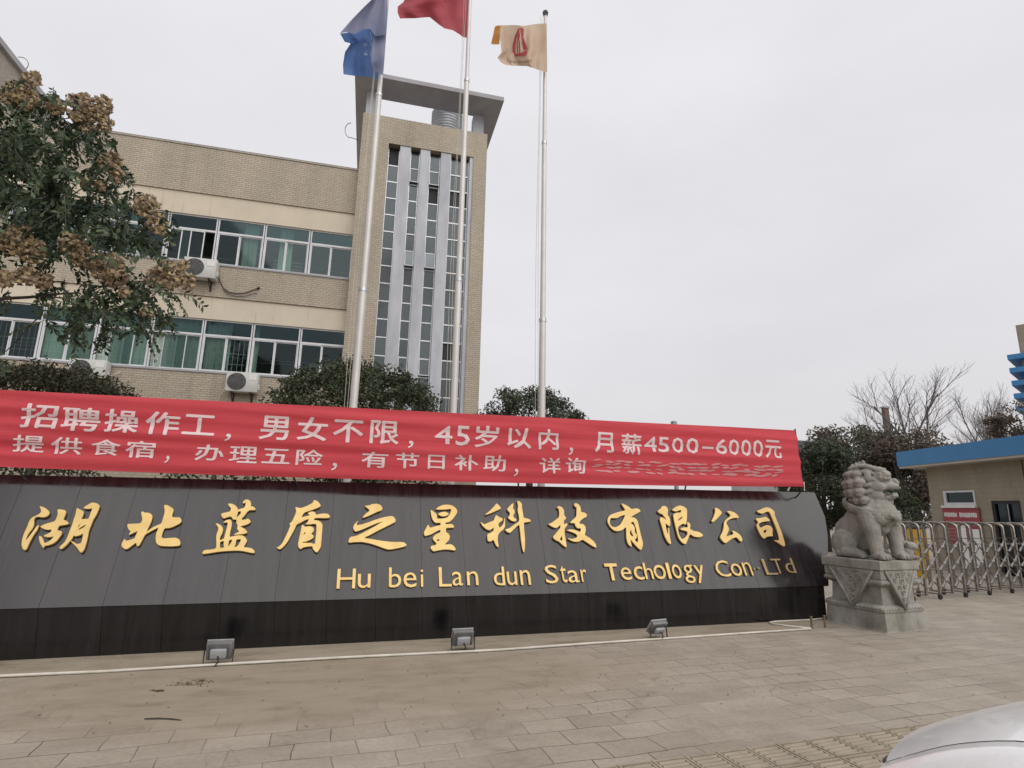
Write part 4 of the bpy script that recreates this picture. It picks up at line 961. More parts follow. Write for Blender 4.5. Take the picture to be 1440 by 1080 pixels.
for k, (lo, hi, lab) in enumerate((((1142, 884), (1141.5, 868), 'short brass post where the white conduit doubles back'), ((1160.5, 882.5), (1160, 866.5), 'short brass post against the corner of the lion pedestal'))):
    p = onZ(*lo); t = thing('stub_post', lab, 'post', tuple(p)); d = np.linalg.norm(p-EYE)
    h_ = float(onP(hi[0], hi[1], p, np.array([p[0], p[1], 0])/np.hypot(p[0], p[1]))[2])
    g = MB(); g.tube([(p[0], p[1], 0), (p[0], p[1], h_)], .016, 10); g.build('post_tube', MT['brass'], t, smooth=True)
    g = MB(); g.tube([(p[0], p[1], h_), (p[0], p[1], h_+.012)], .02, 10); g.build('cap', MT['brass'], t, smooth=True)
a, b_ = onZ(203, 1012), onZ(255, 1014)
g = MB(); g.tube([tuple(a + (b_-a)*s_ + np.array([0, .02*math.sin(s_*3), .006])) for s_ in np.linspace(0, 1, 7)], [.004, .006, .007, .006, .006, .005, .003], 6)
tag(g.build('fallen_twig', MT['bark'], smooth='all'), 'thin dark twig lying on the muddy paving before the sign', 'twig')
# scattered dry leaves and mud crumbs: nobody could count them
Cs = []
for (px, py, s_, n) in ((223, 971, 5, 60), (265, 962, 14, 60), (285, 957, 9, 40), (690, 940, 300, 40), (620, 985, 500, 60), (1000, 960, 260, 24), (1240, 945, 90, 12)):
    for k in range(n):
        q = onZ(px + rng.normal()*s_, py + rng.normal()*min(s_*.12, 25) + (1 if s_ < 20 else 12)); Cs.append(q + np.array([0, 0, .007]))
Cs = np.array(Cs); Dh = rng.normal(size=(len(Cs), 3)); Dh[:, 2] = 0
o = quads_mesh('ground_litter', leaf_quads(Cs, .022, .012, unit(Dh), 4.0), island_mat('dry_litter', [(.04, .03, .02), (.09, .06, .03), (.14, .10, .06)], .9))
tag(o, 'dry leaf crumbs and mud specks scattered over the paving', 'litter', kind='stuff')

# ------------------------------------------------------------------ stone lion on its pedestal
MT['stone'] = None
m, t, b = new_mat('carved_grey_granite')
f1 = add_noise(t, 3.2, 6, .65); f2 = add_noise(t, 90, 3, .7); f3 = add_noise(t, 1.3, 4, .6, stretch=(2.2, 2.2, .4))
c = cramp(t, f1, [(.3, (.20, .19, .168)), (.5, (.31, .298, .268)), (.72, (.39, .375, .34))])
c = mixcol(t, .8, c, cramp(t, f2, [(.3, (.66, .66, .66)), (.7, (1.2, 1.2, 1.2))]), 'MULTIPLY')
c = mixcol(t, .6, c, cramp(t, f3, [(.36, (.58, .55, .49)), (.62, (1.06, 1.06, 1.06))]), 'MULTIPLY')
t.links.new(c, b.inputs['Base Color']); b.inputs['Roughness'].default_value = .8; b.inputs['Specular IOR Level'].default_value = .3
bump(t, b, mixcol(t, .5, f2, f1), .5, .004); MT['stone'] = m
LRZ = R(8); LC = Vector((7.405, 7.35, 0)); MLW = Matrix.Translation(LC) @ Matrix.Rotation(LRZ, 4, 'Z')
ped = thing('stone_pedestal', 'grey carved granite pedestal with draped triangular cloth reliefs under the stone lion', 'pedestal', tuple(LC), LRZ)
def rect_ring(levels):   # [(half_w, half_d, z)]
    g = MB(); vs = []; fs = []
    for hw, hd, z in levels: vs += [MLW @ Vector(p) for p in ((-hw, -hd, z), (hw, -hd, z), (hw, hd, z), (-hw, hd, z))]
    for i in range(len(levels)-1):
        for k in range(4): fs.append((i*4+k, i*4+(k+1) % 4, i*4+4+(k+1) % 4, i*4+4+k))
    fs.append((3, 2, 1, 0)); n = len(levels)*4; fs.append((n-4, n-3, n-2, n-1)); g.add(vs, fs); return g
W2, D2 = .41, .47
rect_ring([(W2+.01, D2+.01, 0), (W2, D2, .02), (W2-.012, D2-.012, .245), (W2-.02, D2-.02, .255)]).build('base_block', MT['stone'], ped)
rect_ring([(W2-.004, D2-.004, .256), (W2+.006, D2+.006, .285), (W2-.01, D2-.01, .325), (W2-.05, D2-.05, .35)]).build('lower_moulding', MT['stone'], ped, smooth=60)
# petal beads along the moulding
g = MB()
for sx, sy, n, ax in ((1, 0, 15, 'x'), (-1, 0, 15, 'x'), (0, 1, 13, 'y'), (0, -1, 13, 'y')):
    for k in range(n):
        q = -1 + 2*(k+.5)/n
        c_ = (sx*(W2-.006), q*(D2-.02), .302) if sx else (q*(W2-.02), sy*(D2-.006), .302)
        g.ball(c_, (.026, .026, .022), MLW, 1)
g.build('bead_course', MT['stone'], ped, smooth='all')
rect_ring([(W2-.07, D2-.07, .345), (W2-.075, D2-.075, .40), (W2-.085, D2-.085, .58), (W2-.06, D2-.06, .60)]).build('waist', MT['stone'], ped, smooth=20)
rect_ring([(W2-.045, D2-.045, .60), (W2-.015, D2-.015, .62), (W2-.005, D2-.005, .65), (W2-.02, D2-.02, .685), (W2-.05, D2-.05, .695)]).build('roll_moulding', MT['stone'], ped, smooth=60)
g = MB()
for sx, sy, n in ((1, 0, 22), (-1, 0, 22), (0, 1, 19), (0, -1, 19)):
    for k in range(n):
        q = -1 + 2*(k+.5)/n; c_ = (sx*(W2-.012), q*(D2-.03), .652) if sx else (q*(W2-.03), sy*(D2-.012), .652)
        g.ball(c_, (.016, .016, .028), MLW, 1)
g.build('rope_course', MT['stone'], ped, smooth='all')
rect_ring([(W2-.03, D2-.03, .69), (W2-.022, D2-.022, .70), (W2-.022, D2-.022, .815), (W2-.035, D2-.035, .822)]).build('upper_block', MT['stone'], ped)
rect_ring([(W2-.006, D2-.006, .823), (W2, D2, .83), (W2, D2, .94), (W2-.008, D2-.008, .95)]).build('cap_slab', MT['stone'], ped)
# triangular cloth drapes on the four faces
def face_pt(side, q, z, d):
    return {0: (q, -(D2+d), z), 1: (-(W2+d), -q, z), 2: (W2+d, q, z), 3: (-q, D2+d, z)}[side]
for side in range(4):
    hw = (W2 if side in (0, 3) else D2)*.74; g = MB()
    tri = [face_pt(side, -hw, .818, -.012), face_pt(side, hw, .818, -.012), face_pt(side, 0, .285, .012)]
    tri = [MLW @ Vector(p) for p in tri]
    inn = Vector(face_pt(side, 0, 0, -.08)) - Vector(face_pt(side, 0, 0, 0)); inn = MLW.to_3x3() @ inn
    g.prism([tuple(p) for p in tri], tuple(inn)); dr = g.build('cloth_drape', MT['stone'], ped)
    g = MB()
    # raised hem and scroll carving
    for a_, c_ in (((-hw, .81), (0, .292)), ((hw, .81), (0, .292))):
        p1 = MLW @ Vector(face_pt(side, a_[0], a_[1], -.008)); p2 = MLW @ Vector(face_pt(side, c_[0], c_[1], .016)); g.tube([tuple(p1), tuple(p2)], .020, 6)
    rr_ = random.Random(side)
    for cx, cz, r_ in ((-hw*.66, .765, .034), (-hw*.22, .75, .05), (hw*.22, .75, .05), (hw*.66, .765, .034), (-hw*.45, .69, .036), (0, .665, .05), (hw*.45, .69, .036), (-hw*.2, .59, .038), (hw*.2, .59, .038), (0, .515, .042), (0, .435, .032), (0, .375, .022)):
        dpt = .001 + .022*(.82-cz)/.53 - .012*(cz-.3)/.5 + .004
        pts = [tuple(MLW @ Vector(face_pt(side, cx + r_*(1-a/9.5)*math.cos(a+cx*9), cz + r_*(1-a/9.5)*math.sin(a+cx*9), dpt-.004))) for a in np.linspace(0, 8.4, 22)]
        g.tube(pts, .0095, 5)
    g.build('scroll_carving', MT['stone'], dr, smooth='all')

lion = thing('stone_lion', 'grey carved stone guardian lion seated on the pedestal, head turned toward the gate', 'stone lion', (LC.x, LC.y, .95), LRZ)
ML = MLW @ Matrix.Translation((0, 0, .95))
def l2(x, y, z): return (x, -y, z)          # lion frame: x left, y forward -> world -Y
def remeshed(mb, name, mat, parent, voxel=.012, smooth_it=3):
    me = bpy.data.meshes.new('tmp'); me.from_pydata(mb.v, [], mb.f)
    bm = bmesh.new(); bm.from_mesh(me); bmesh.ops.recalc_face_normals(bm, faces=bm.faces[:]); bm.to_mesh(me); bm.free()
    o = bpy.data.objects.new('tmp', me); COL.objects.link(o)
    md = o.modifiers.new('r', 'REMESH'); md.mode = 'VOXEL'; md.voxel_size = voxel
    sm = o.modifiers.new('s', 'SMOOTH'); sm.factor = .5; sm.iterations = smooth_it
    bpy.context.view_layer.update()
    m2 = bpy.data.meshes.new_from_object(o.evaluated_get(bpy.context.evaluated_depsgraph_get())); bpy.data.objects.remove(o)
    inv = FRAME[parent.name]
    A = np.array(inv); co = np.empty(len(m2.vertices)*3); m2.vertices.foreach_get('co', co); co = co.reshape(-1, 3) @ A[:3, :3].T + A[:3, 3]
    m2.vertices.foreach_set('co', co.reshape(-1)); m2.polygons.foreach_set('use_smooth', [True]*len(m2.polygons)); m2.materials.clear(); m2.materials.append(mat); m2.name = name; m2.update()
    o = bpy.data.objects.new(name, m2); COL.objects.link(o); o.parent = parent; FRAME[o.name] = FRAME[parent.name]; return o
B = MB()
bl = lambda c, r, rot=None: B.ball(l2(*c), r, ML, 2, rot)
def limb(pts, rs, n=14):
    B.tube([tuple(ML @ Vector(l2(*p))) for p in pts], rs, n)
    for p, r_ in zip(pts, rs): B.ball(l2(*p), r_*.99, ML, 2)
# torso
limb([(0, -.22, .26), (0, -.10, .42), (0, .06, .60), (0, .14, .74)], [.235, .255, .27, .235], 20)
bl((0, .26, .66), (.27, .225, .225)); bl((0, .17, .48), (.20, .19, .17))
for s_ in (-1, 1): bl((s_*.215, .22, .60), (.135, .16, .17)); bl((s_*.14, .36, .60), (.13, .10, .12))
# haunches, hind feet
for s_ in (-1, 1):
    bl((s_*.225, -.20, .21), (.115, .215, .215)); limb([(s_*.25, -.16, .10), (s_*.26, .02, .075), (s_*.26, .12, .055)], [.09, .072, .058])
    for k in range(4): bl((s_*.26 + (k-1.5)*.034, .165-.012*abs(k-1.5), .035), (.021, .038, .030))
    limb([(s_*.20, -.30, .05), (s_*.26, -.24, .08)], [.07, .07])
    # front legs
    limb([(s_*.21, .235, .56), (s_*.23, .275, .42), (s_*.225, .30, .24), (s_*.22, .315, .10)], [.14, .118, .092, .09])
    bl((s_*.235, .23, .49), (.105, .12, .12))
    bl((s_*.22, .35, .06), (.105, .125, .068))
    for k in range(4):
        bl((s_*.22 + (k-1.5)*.052, .445-.016*abs(k-1.5), .052), (.029, .05, .047)); bl((s_*.22 + (k-1.5)*.052, .49-.016*abs(k-1.5), .026), (.014, .02, .014))
    # flame tufts behind the forelegs
    for k in range(6): bl((s_*.235, .215+.012*k, .46-.068*k), (.025, .035, .042))
# tail and spine ridge
limb([(0, -.42, .10), (0, -.46, .28), (0, -.42, .46), (0, -.36, .56)], [.07, .075, .065, .03])
for k in range(7): bl((0, -.36+.052*k, .44+.065*k), (.035, .045, .045))
# neck
limb([(0, .10, .74), (.01, .11, .98)], [.22, .20], 18)
HZ = R(-42); HC = Vector((.01, .12, 1.105))
def hp(fx, fy, fz):           # head frame: fx forward, fy left, fz up -> lion frame (x left, y fwd)
    fz2 = fz*math.cos(.10) + fx*math.sin(.10); fx2 = fx*math.cos(.10) - fz*math.sin(.10)
    d = Vector((math.sin(-HZ), math.cos(-HZ))); lft = Vector((math.cos(-HZ), -math.sin(-HZ)))
    p = d*fx2 + lft*fy; return (HC.x + p.x, HC.y + p.y, HC.z + fz2)
hrot = Matrix.Rotation(-HZ*-1, 3, 'Z')
def hb(c, r):                 # ellipsoid with radii in head frame (fwd, left, up)
    p = hp(*c); d = Vector((math.sin(-HZ), -math.cos(-HZ), 0)); lf = Vector((math.cos(-HZ), math.sin(-HZ), 0))
    up = Vector((0, 0, 1)); d2 = (d*math.cos(.10) + up*math.sin(.10)); u2 = (up*math.cos(.10) - d*math.sin(.10))
    rot = Matrix((d2, lf, u2)).transposed(); B.ball(l2(*p), r, ML, 2, rot)
hb((0, 0, .0), (.21, .20, .22)); hb((.06, 0, .08), (.19, .17, .15)); hb((.03, 0, .17), (.15, .13, .09))
hb((.20, 0, -.055), (.16, .165, .08)); hb((.29, 0, -.07), (.10, .165, .055)); hb((.27, 0, .0), (.08, .09, .06)); hb((.345, 0, -.005), (.045, .09, .05))
for s_ in (-1, 1):
    hb((.17, s_*.085, .085), (.135, .095, .095)); hb((.215, s_*.10, .10), (.10, .085, .075)); hb((.25, s_*.115, .045), (.05, .05, .035))
    hb((.37, s_*.055, -.03), (.03, .038, .03)); hb((.14, s_*.10, .185), (.10, .07, .05))
    hb((.28, s_*.13, -.075), (.10, .05, .05)); hb((.09, s_*.17, -.07), (.12, .06, .08)); hb((.06, s_*.165, -.20), (.10, .06, .09))
    hb((-.01, s_*.225, .10), (.05, .035, .09)); hb((.02, s_*.15, .215), (.075, .05, .05))
    for k in range(7): hb((.375-.045*k, s_*(.105+.011*k), -.112+.004*k), (.022, .02, .018))
    for k in range(5):
        q = k*1.25; hb((.20+.055*math.cos(q), s_*.165, .09+.045*math.sin(q)), (.024, .02, .024))
hb((.15, 0, -.235), (.18, .135, .05)); hb((.27, 0, -.215), (.085, .135, .042)); hb((.05, 0, -.20), (.13, .13, .11)); hb((.14, 0, -.165), (.12, .07, .02))
for k in range(7): hb((.335-.02*abs(k-3), (k-3)*.040, -.185), (.015, .016, .022))
for k in range(9): hb((.06+.030*min(k, 8-k)*1.5, (k-4)*.036, -.295), (.04, .028, .05))      # beard curls
for k in range(7): hb((.24-.055*k, 0, .175+.022*k-.016*max(0, k-3)), (.042, .03, .04))
for k in range(4): hb((.0-.05*k, .02*(k % 2), .30-.012*k), (.03, .022, .06))
for s_ in (-1, 1):
    for zi, (fx0, fz0, fx1, fz1) in enumerate(((.10, .20, -.10, .25), (.09, .12, -.12, .16), (.08, .03, -.13, .06), (.07, -.06, -.13, -.05), (.06, -.14, -.12, -.16))):
        pts = [hp(fx0+(fx1-fx0)*q, s_*(.165+.055*q), fz0+(fz1-fz0)*q+.03*math.sin(q*3)) for q in (0, .25, .5, .75, 1)]
        B.tube([tuple(ML @ Vector(l2(*p))) for p in pts], [.022, .034, .038, .034, .016], 8)
body = remeshed(B, 'body', MT['stone'], lion, .0085, 1)
# mane of snail curls
B = MB()
for row, (rad, zc, n, rs_) in enumerate(((.14, .235, 4, .072), (.215, .145, 6, .085), (.25, .02, 6, .092), (.25, -.115, 6, .090), (.215, -.24, 6, .084))):
    for k in range(n):
        a = R(104) + (2*math.pi-R(208))*(k + (.25 if row % 2 else .5))/n
        cpos = (rad*math.cos(a)-.02, rad*math.sin(a)*.98, zc); hb(cpos, (rs_, rs_, rs_*.78))
        out_ = (math.cos(a), math.sin(a)); hb((cpos[0]+out_[0]*rs_*.72, cpos[1]+out_[1]*rs_*.72, zc+.004), (rs_*.34, rs_*.34, rs_*.34))
        hb((cpos[0]+out_[0]*rs_*.3, cpos[1]+out_[1]*rs_*.3, zc-rs_*.55), (rs_*.6, rs_*.6, rs_*.35))
remeshed(B, 'mane', MT['stone'], lion, .009, 1)
# collar with bell and tassel
g = MB(); pts = []
for k in range(41):
    a = 2*math.pi*k/40; pts.append((.315*math.sin(a), .13+.365*math.cos(a), .72-.10*math.cos(a)+.02*math.cos(2*a)))
W_ = lambda p: tuple(ML @ Vector(l2(*p)))
rows = []
for j, (dr_, dz_) in enumerate(((-.03, .055), (.008, .055), (.016, .045), (.012, 0), (.016, -.045), (.008, -.055), (-.03, -.055))):
    rows.append([W_((p[0]*(1+dr_*3.4), .13+(p[1]-.13)*(1+dr_*3.4), p[2]+dz_)) for p in pts])
g.grid(rows)
for k in range(0, 40, 2):
    p = pts[k]; g.ball(l2(p[0]*1.04, .13+(p[1]-.13)*1.04, p[2]), (.016, .016, .026), ML, 1)
g.build('collar', MT['stone'], lion, smooth='all')
B = MB(); bl((0.0, .505, .595), .06); bl((0, .50, .52), (.03, .03, .045)); bl((-.075, .49, .63), (.055, .03, .04)); bl((.075, .49, .63), (.055, .03, .04))
remeshed(B, 'bell', MT['stone'], lion, .009, 1)
# cub playing under the outer forepaw
B = MB(); bl((.33, .37, .10), (.075, .10, .09)); bl((.35, .42, .20), (.07, .07, .065)); bl((.36, .475, .185), (.045, .04, .035)); bl((.34, .36, .245), (.04, .04, .03))
for k in range(7): bl((.35+.065*math.cos(k*.9), .40+.06*math.sin(k*.9), .235-.01*(k % 3)), .028)
for s_ in (-.04, .05): bl((.33+s_, .46, .04), (.03, .05, .032))
bl((.30, .30, .05), (.05, .07, .045)); bl((.38, .40, .14), (.04, .05, .05))
remeshed(B, 'cub', MT['stone'], lion, .009, 1)

# ------------------------------------------------------------------ folding gate
GA = math.atan2(.55, 2.67); ge = np.array([math.cos(GA), math.sin(GA), 0]); gp = np.array([-math.sin(GA), math.cos(GA), 0]); G0 = np.array([10.98, 9.30, 0])
gate = thing('folding_gate', 'stainless steel folding gate with scissor bars and arched frames closing the entrance', 'gate', tuple(G0), GA)
def GP(s_, p, z): return tuple(G0 + ge*s_ + gp*p + np.array([0, 0, z]))
GH, GD = 1.45, .40
def flat(g, a, c, w=.021):
    g.tube([a, c], w, 4)
units = [-1.32 + .44*k for k in range(18)]
for k, s_ in enumerate(units):
    g = MB()
    arch = [GP(s_, 0, .09)] + [GP(s_, 0, GH-.10)] + [GP(s_, GD*.5-GD*.5*math.cos(a), GH-.10+.10*math.sin(a)**.8) for a in np.linspace(.25, math.pi-.25, 11)] + [GP(s_, GD, GH-.10), GP(s_, GD, .09)]
    g.tube(arch, .028, 8)
    fr = g.build('arch_frame', MT['steel_gate'], gate, smooth=True)
    g = MB(); g.tube([GP(s_, .0, .10), GP(s_, GD, .10)], .018, 6); g.build('cross_bar', MT['steel_gate'], fr, smooth=True)
    for zc in (1.0, .55):
        g = MB(); g.tube([GP(s_, 0, zc), GP(s_, GD, zc)], .012, 6); g.build('cross_bar', MT['steel_gate'], fr, smooth=True)
    if k % 2 == 1:
        for p in (0, GD):
            g = MB(); c = Vector(GP(s_, p, .05)); Mx = Matrix.Translation(c) @ Matrix.Rotation(GA, 4, 'Z') @ Matrix.Rotation(R(90), 4, 'X')
            g.lathe([(.01, -.02), (.05, -.02), (.05, .02), (.01, .02)], (0, 0, 0), 18, Mx); g.build('wheel', MT['rubber'], fr, smooth=True)
    if k < len(units)-1:
        g = MB()
        for z0 in (.21, .525, .84):
            g.tube([GP(s_+.03, -.045, z0+.02), GP(s_+.41, -.045, z0+.29)], .021, 4)
            g.ball(GP(s_+.22, -.05, z0+.155), .02, None, 1)
        fb_ = g.build('scissor_bar', MT['steel_link'], gate); g = MB()
        for z0 in (.21, .525, .84): g.tube([GP(s_+.03, -.02, z0+.29), GP(s_+.41, -.02, z0+.02)], .014, 4)
        g.tube([GP(s_, -.03, 1.145), GP(s_+.44, -.03, 1.145)], .010, 4)
        g.build('link_bar', MT['steel_gate'], gate)

# ------------------------------------------------------------------ gatehouse behind the gate
he = np.array([-.23, -.973, 0]); he /= np.linalg.norm(he); hn = np.array([-he[1]*-1, 0, 0])
hin = np.array([.973, -.23, 0]); hin /= np.linalg.norm(hin)
F0 = np.array([17.6, 15.85, 0])
gh = thing('gatehouse', 'low beige gatehouse with a deep blue roof fascia behind the folding gate', 'gatehouse', tuple(F0))
def H(s_, d, z): return tuple(F0 + he*s_ + hin*d + np.array([0, 0, z]))
def hbox(g, s0, s1, d0, d1, z0, z1):
    vs = [H(s_, d, z) for z in (z0, z1) for d in (d0, d1) for s_ in (s0, s1)]
    g.add(vs, [(0, 2, 3, 1), (4, 5, 7, 6), (0, 1, 5, 4), (2, 6, 7, 3), (0, 4, 6, 2), (1, 3, 7, 5)])
O_ = .56
hw0 = F0 + he*O_ + hin*O_
def huv(x, y):
    q = onP(x, y, hw0, hin) - F0; return float(q @ he), float(q[2])
MT['beige'] = brick_mat('beige_wall_tile', (.30, .265, .20), (.275, .24, .18), (.23, .20, .155), .30, .15, .006, .002)
wins = (huv(1326.5, 691), huv(1373, 709)); w0, w1 = wins[0][0], wins[1][0]; wz1, wz0 = huv(1350, 690)[1], huv(1350, 711)[1]
d0_, d1_ = huv(1393, 704)[0], huv(1434, 703)[0]; dz1 = huv(1414, 704)[1]
g = MB()
hbox(g, O_, w0, O_, O_+.24, 0, 3.13); hbox(g, w0, w1, O_, O_+.24, 0, wz0); hbox(g, w0, w1, O_, O_+.24, wz1, 3.13); hbox(g, w1, d0_, O_, O_+.24, 0, 3.13)
hbox(g, d0_, d1_, O_, O_+.24, dz1, 3.13); hbox(g, d1_, 9.0, O_, O_+.24, 0, 3.13); hbox(g, O_, O_+.24, O_+.24, 6, 0, 3.13); hbox(g, 8.76, 9, O_+.24, 6, 0, 3.13); hbox(g, O_+.24, 8.76, 5.76, 6, 0, 3.13)
g.build('wall', MT['beige'], gh)
g = MB(); hbox(g, 0, 9.6, 0, 6.6, 3.20, 3.69); g.build('roof_fascia', MT['blue'], gh)
g = MB(); hbox(g, .03, 9.57, .03, 6.57, 3.13, 3.20); g.build('soffit', simple('pale_soffit', (.50, .46, .40), (.44, .40, .35), 2, .8), gh)
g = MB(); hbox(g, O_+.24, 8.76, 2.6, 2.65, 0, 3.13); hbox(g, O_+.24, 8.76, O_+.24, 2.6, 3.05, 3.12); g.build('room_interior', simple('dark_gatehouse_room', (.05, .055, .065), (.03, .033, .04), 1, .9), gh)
g = MB()
hbox(g, w0, w0+.09, O_-.02, O_+.1, wz0, wz1); hbox(g, w1-.05, w1, O_-.02, O_+.1, wz0, wz1); hbox(g, w0+.09, w1-.05, O_-.02, O_+.1, wz0, wz0+.09); hbox(g, w0+.09, w1-.05, O_-.02, O_+.1, wz1-.05, wz1)
wn = g.build('window', MT['white_frame'], gh)
g = MB(); hbox(g, w0+.09, w1-.05, O_+.03, O_+.045, wz0+.09, wz1-.05); g.build('pane', MT['glass_dark'], wn)
g = MB(); hbox(g, w0-.06, w1+.05, O_-.10, O_-.02, wz0-.07, wz0); g.build('window_sill', MT['white'], gh)
g = MB()
hbox(g, d0_, d0_+.09, O_+.02, O_+.12, 0, dz1); hbox(g, d1_-.09, d1_, O_+.02, O_+.12, 0, dz1); hbox(g, d0_+.09, d1_-.09, O_+.02, O_+.12, dz1-.09, dz1); hbox(g, d0_+.42, d0_+.50, O_+.03, O_+.11, 0, dz1-.09)
dr = g.build('door', MT['dark'], gh)
g = MB(); hbox(g, d0_+.515, d0_+.535, O_+.01, O_+.04, .1, dz1-.1); g.build('door_edge_strip', MT['steel'], dr)
g = MB(); hbox(g, d0_+.09, d1_-.09, O_+.07, O_+.085, .05, dz1-.09); g.build('door_glass', MT['glass_dark'], dr)
g = MB(); g.tube([H(6.3, O_-.03, 2.2), H(6.3, O_-.03, 3.1)], .02, 5); g.tube([H(4.15, O_-.02, 2.55), H(4.15, O_-.02, 3.12)], .012, 5); g.build('wall_cable', MT['rust'], gh)
# red notice board on the wall
n0s, n0z = huv(1326.5, 714); n1s, _ = huv(1377.5, 711); nz0_ = .72
nb = thing('notice_board', 'red notice board with white heading under the gatehouse window', 'notice board', H((n0s+n1s)/2, O_-.03, nz0_))
g = MB(); hbox(g, n0s, n1s, O_-.05, O_-.02, nz0_, n0z-.01); g.build('board', MT['redboard'], nb)
g = MB(); rr_ = random.Random(3)
wN = n1s-n0s
k = 0
for grp, (f0, f1) in ((6, (.05, .42)), (8, (.48, .95))):
    for i in range(grp):
        a = n0s + wN*(f0 + (f1-f0)*i/grp); c = a + wN*(f1-f0)/grp*.80; zt = n0z-.14; hgt = .15
        for sk in range(3): hbox(g, a+(c-a)*(.05+.36*sk), a+(c-a)*(.05+.36*sk)+.02, O_-.056, O_-.051, zt-hgt*rr_.uniform(.8, 1), zt-hgt*rr_.uniform(0, .15))
        for sk in range(2): hbox(g, a, c, O_-.0575, O_-.0565, zt-hgt*(.25+.45*sk), zt-hgt*(.25+.45*sk)+.022)
g.build('white_heading', MT['white'], nb)
g = MB()
for j in range(6): hbox(g, n0s+wN*.08, n0s+wN*rr_.uniform(.85, .95), O_-.055, O_-.052, n0z-.42-.11*j, n0z-.40-.11*j)
g.build('text_lines', simple('pinkish_print', (.50, .25, .25), (.45, .2, .2), 4, .6), nb)
g = MB(); hbox(g, n0s+wN*.37, n0s+wN*.60, O_-.062, O_-.058, n0z-.80, n0z-.47); g.build('pasted_sheet', MT['white'], nb)
# things standing between gate and gatehouse
def standing_board(px, w, h, mat, label, name, Y):
    p = onY(px, 760, Y); t = thing(name, label, 'sign', (p[0], p[1], 0), R(-50))
    Mw = Matrix.Translation((p[0], p[1], 0)) @ Matrix.Rotation(R(-50), 4, 'Z')
    g = MB(); g.box(-w/2, w/2, -.015, .015, .35, h, Mw); g.build('board', mat, t)
    g = MB()
    for x in (-w/2+.04, w/2-.04): g.tube([tuple(Mw @ Vector((x, 0, .02))), tuple(Mw @ Vector((x, 0, h)))], .016, 6)
    g.tube([tuple(Mw @ Vector((-w/2, .2, .02))), tuple(Mw @ Vector((w/2, .2, .02)))], .016, 6); g.tube([tuple(Mw @ Vector((0, .2, .02))), tuple(Mw @ Vector((0, 0, h*.7)))], .014, 6)
    g.build('stand', MT['steel'], t)
    return t, Mw
standing_board(1374, .30, 1.26, MT['white'], 'white standing board behind the gate below the notice board', 'standing_board', 11.9)
standing_board(1354, .18, 1.28, MT['white'], 'narrow white standing board behind the gate, left of the wider one', 'standing_board', 12.0)
p = onY(1290, 760, 12.6)
yb = thing('barrier_box', 'yellow barrier machine box behind the folding gate beside the lion', 'barrier box', (p[0], p[1], 0), R(20))
Mw = Matrix.Translation((p[0], p[1], 0)) @ Matrix.Rotation(R(20), 4, 'Z')
g = MB(); g.bbox((0, 0, .62), (.40, .34, 1.24), .03, Mw); g.build('cabinet', MT['yellow'], yb, smooth=30)
g = MB(); g.bbox((0, 0, 1.275), (.44, .38, .07), .02, Mw); g.build('lid', MT['ac_dark'], yb, smooth=30)
g = MB(); g.box(-.14, .14, -.178, -.171, .3, 1.0, Mw); g.build('service_door', MT['yellow'], yb)

# ------------------------------------------------------------------ far buildings
def far_box(name, label, cat, px0, px1, py_top, Y, depth, mat, roof=None):
    a, b_ = onY(px0, py_top, Y), onY(px1, py_top, Y); z = a[2]
    t = thing(name, label, cat, (a[0], Y, 0)); g = MB(); g.box(a[0], b_[0], Y, Y+depth, 0, z); g.build('wall', mat, t)
    return t, a, b_, z
MT['far_wall'] = simple('far_pale_wall', (.46, .46, .45), (.38, .38, .37), .6, .8)
t, a, b_, z = far_box('distant_shed', 'small pale distant shed with a dark roof between banner end and dark tree', 'shed', 1105, 1140, 634, 42, 8, MT['far_wall'])
g = MB(); g.box(a[0]-.6, b_[0]+.6, 41.5, 50.5, z, z+.9); g.build('roof', MT['ac_dark'], t)
a = onY(948, 606, 20); zt = onY(948, 592, 20)[2]
t = thing('vent_pipe', 'grey round capped vent pipe just showing above the red banner', 'vent pipe', (a[0], 20, 0))
g = MB(); g.tube([(a[0], 20, 0), (a[0], 20, zt-.12)], .085, 12); g.build('pipe', MT['tank'], t, smooth=True)
g = MB(); g.lathe([(.02, zt-.15), (.12, zt-.15), (.12, zt-.03), (.05, zt), (.01, zt)], (a[0], 20, 0), 16); g.build('cap', MT['tank'], t, smooth=True)
# brick chimney behind the trees
c0, c1 = onY(1243.5, 572, 42), onY(1249.5, 572, 42)
t = thing('chimney', 'slim dark brick chimney standing above the brownish tree', 'chimney', (c0[0], 42, 0))
g = MB(); g.box(c0[0], c1[0], 42, 42.35, 0, c0[2]-.1); g.build('shaft', simple('chimney_brick', (.16, .10, .085), (.12, .08, .07), 2, .9), t)
g = MB(); g.box(c0[0]-.08, c1[0]+.08, 41.92, 42.43, c0[2]-.1, c0[2]+.05); g.build('cap', MT['slab_grey'], t)
# tall building with blue ledges at the right edge
YR = 46.0
tb = thing('tall_building', 'tall beige building with blue projecting ledges at the right edge of the photo', 'building', tuple(onY(1440, 720, YR)*np.array([1, 1, 0])))
e1 = onY(1430, 470, YR); xw = e1[0]; ztop_ = onY(1431, 458, YR)[2]
dv = np.array([.45, -.89, 0])
def RB(a_, d_, z_): return tuple(np.array([xw, YR, 0]) + np.array([.89, .45, 0])*d_ + dv*a_ + np.array([0, 0, z_]))
def rbox(g, a0, a1, d0, d1, z0, z1):
    vs = [RB(a_, d_, z_) for z_ in (z0, z1) for d_ in (d0, d1) for a_ in (a0, a1)]
    g.add(vs, [(0, 2, 3, 1), (4, 5, 7, 6), (0, 1, 5, 4), (2, 6, 7, 3), (0, 4, 6, 2), (1, 3, 7, 5)])
g = MB(); rbox(g, 0, 22, 0, 14, 0, ztop_); g.build('wall', MT['beige'], tb)
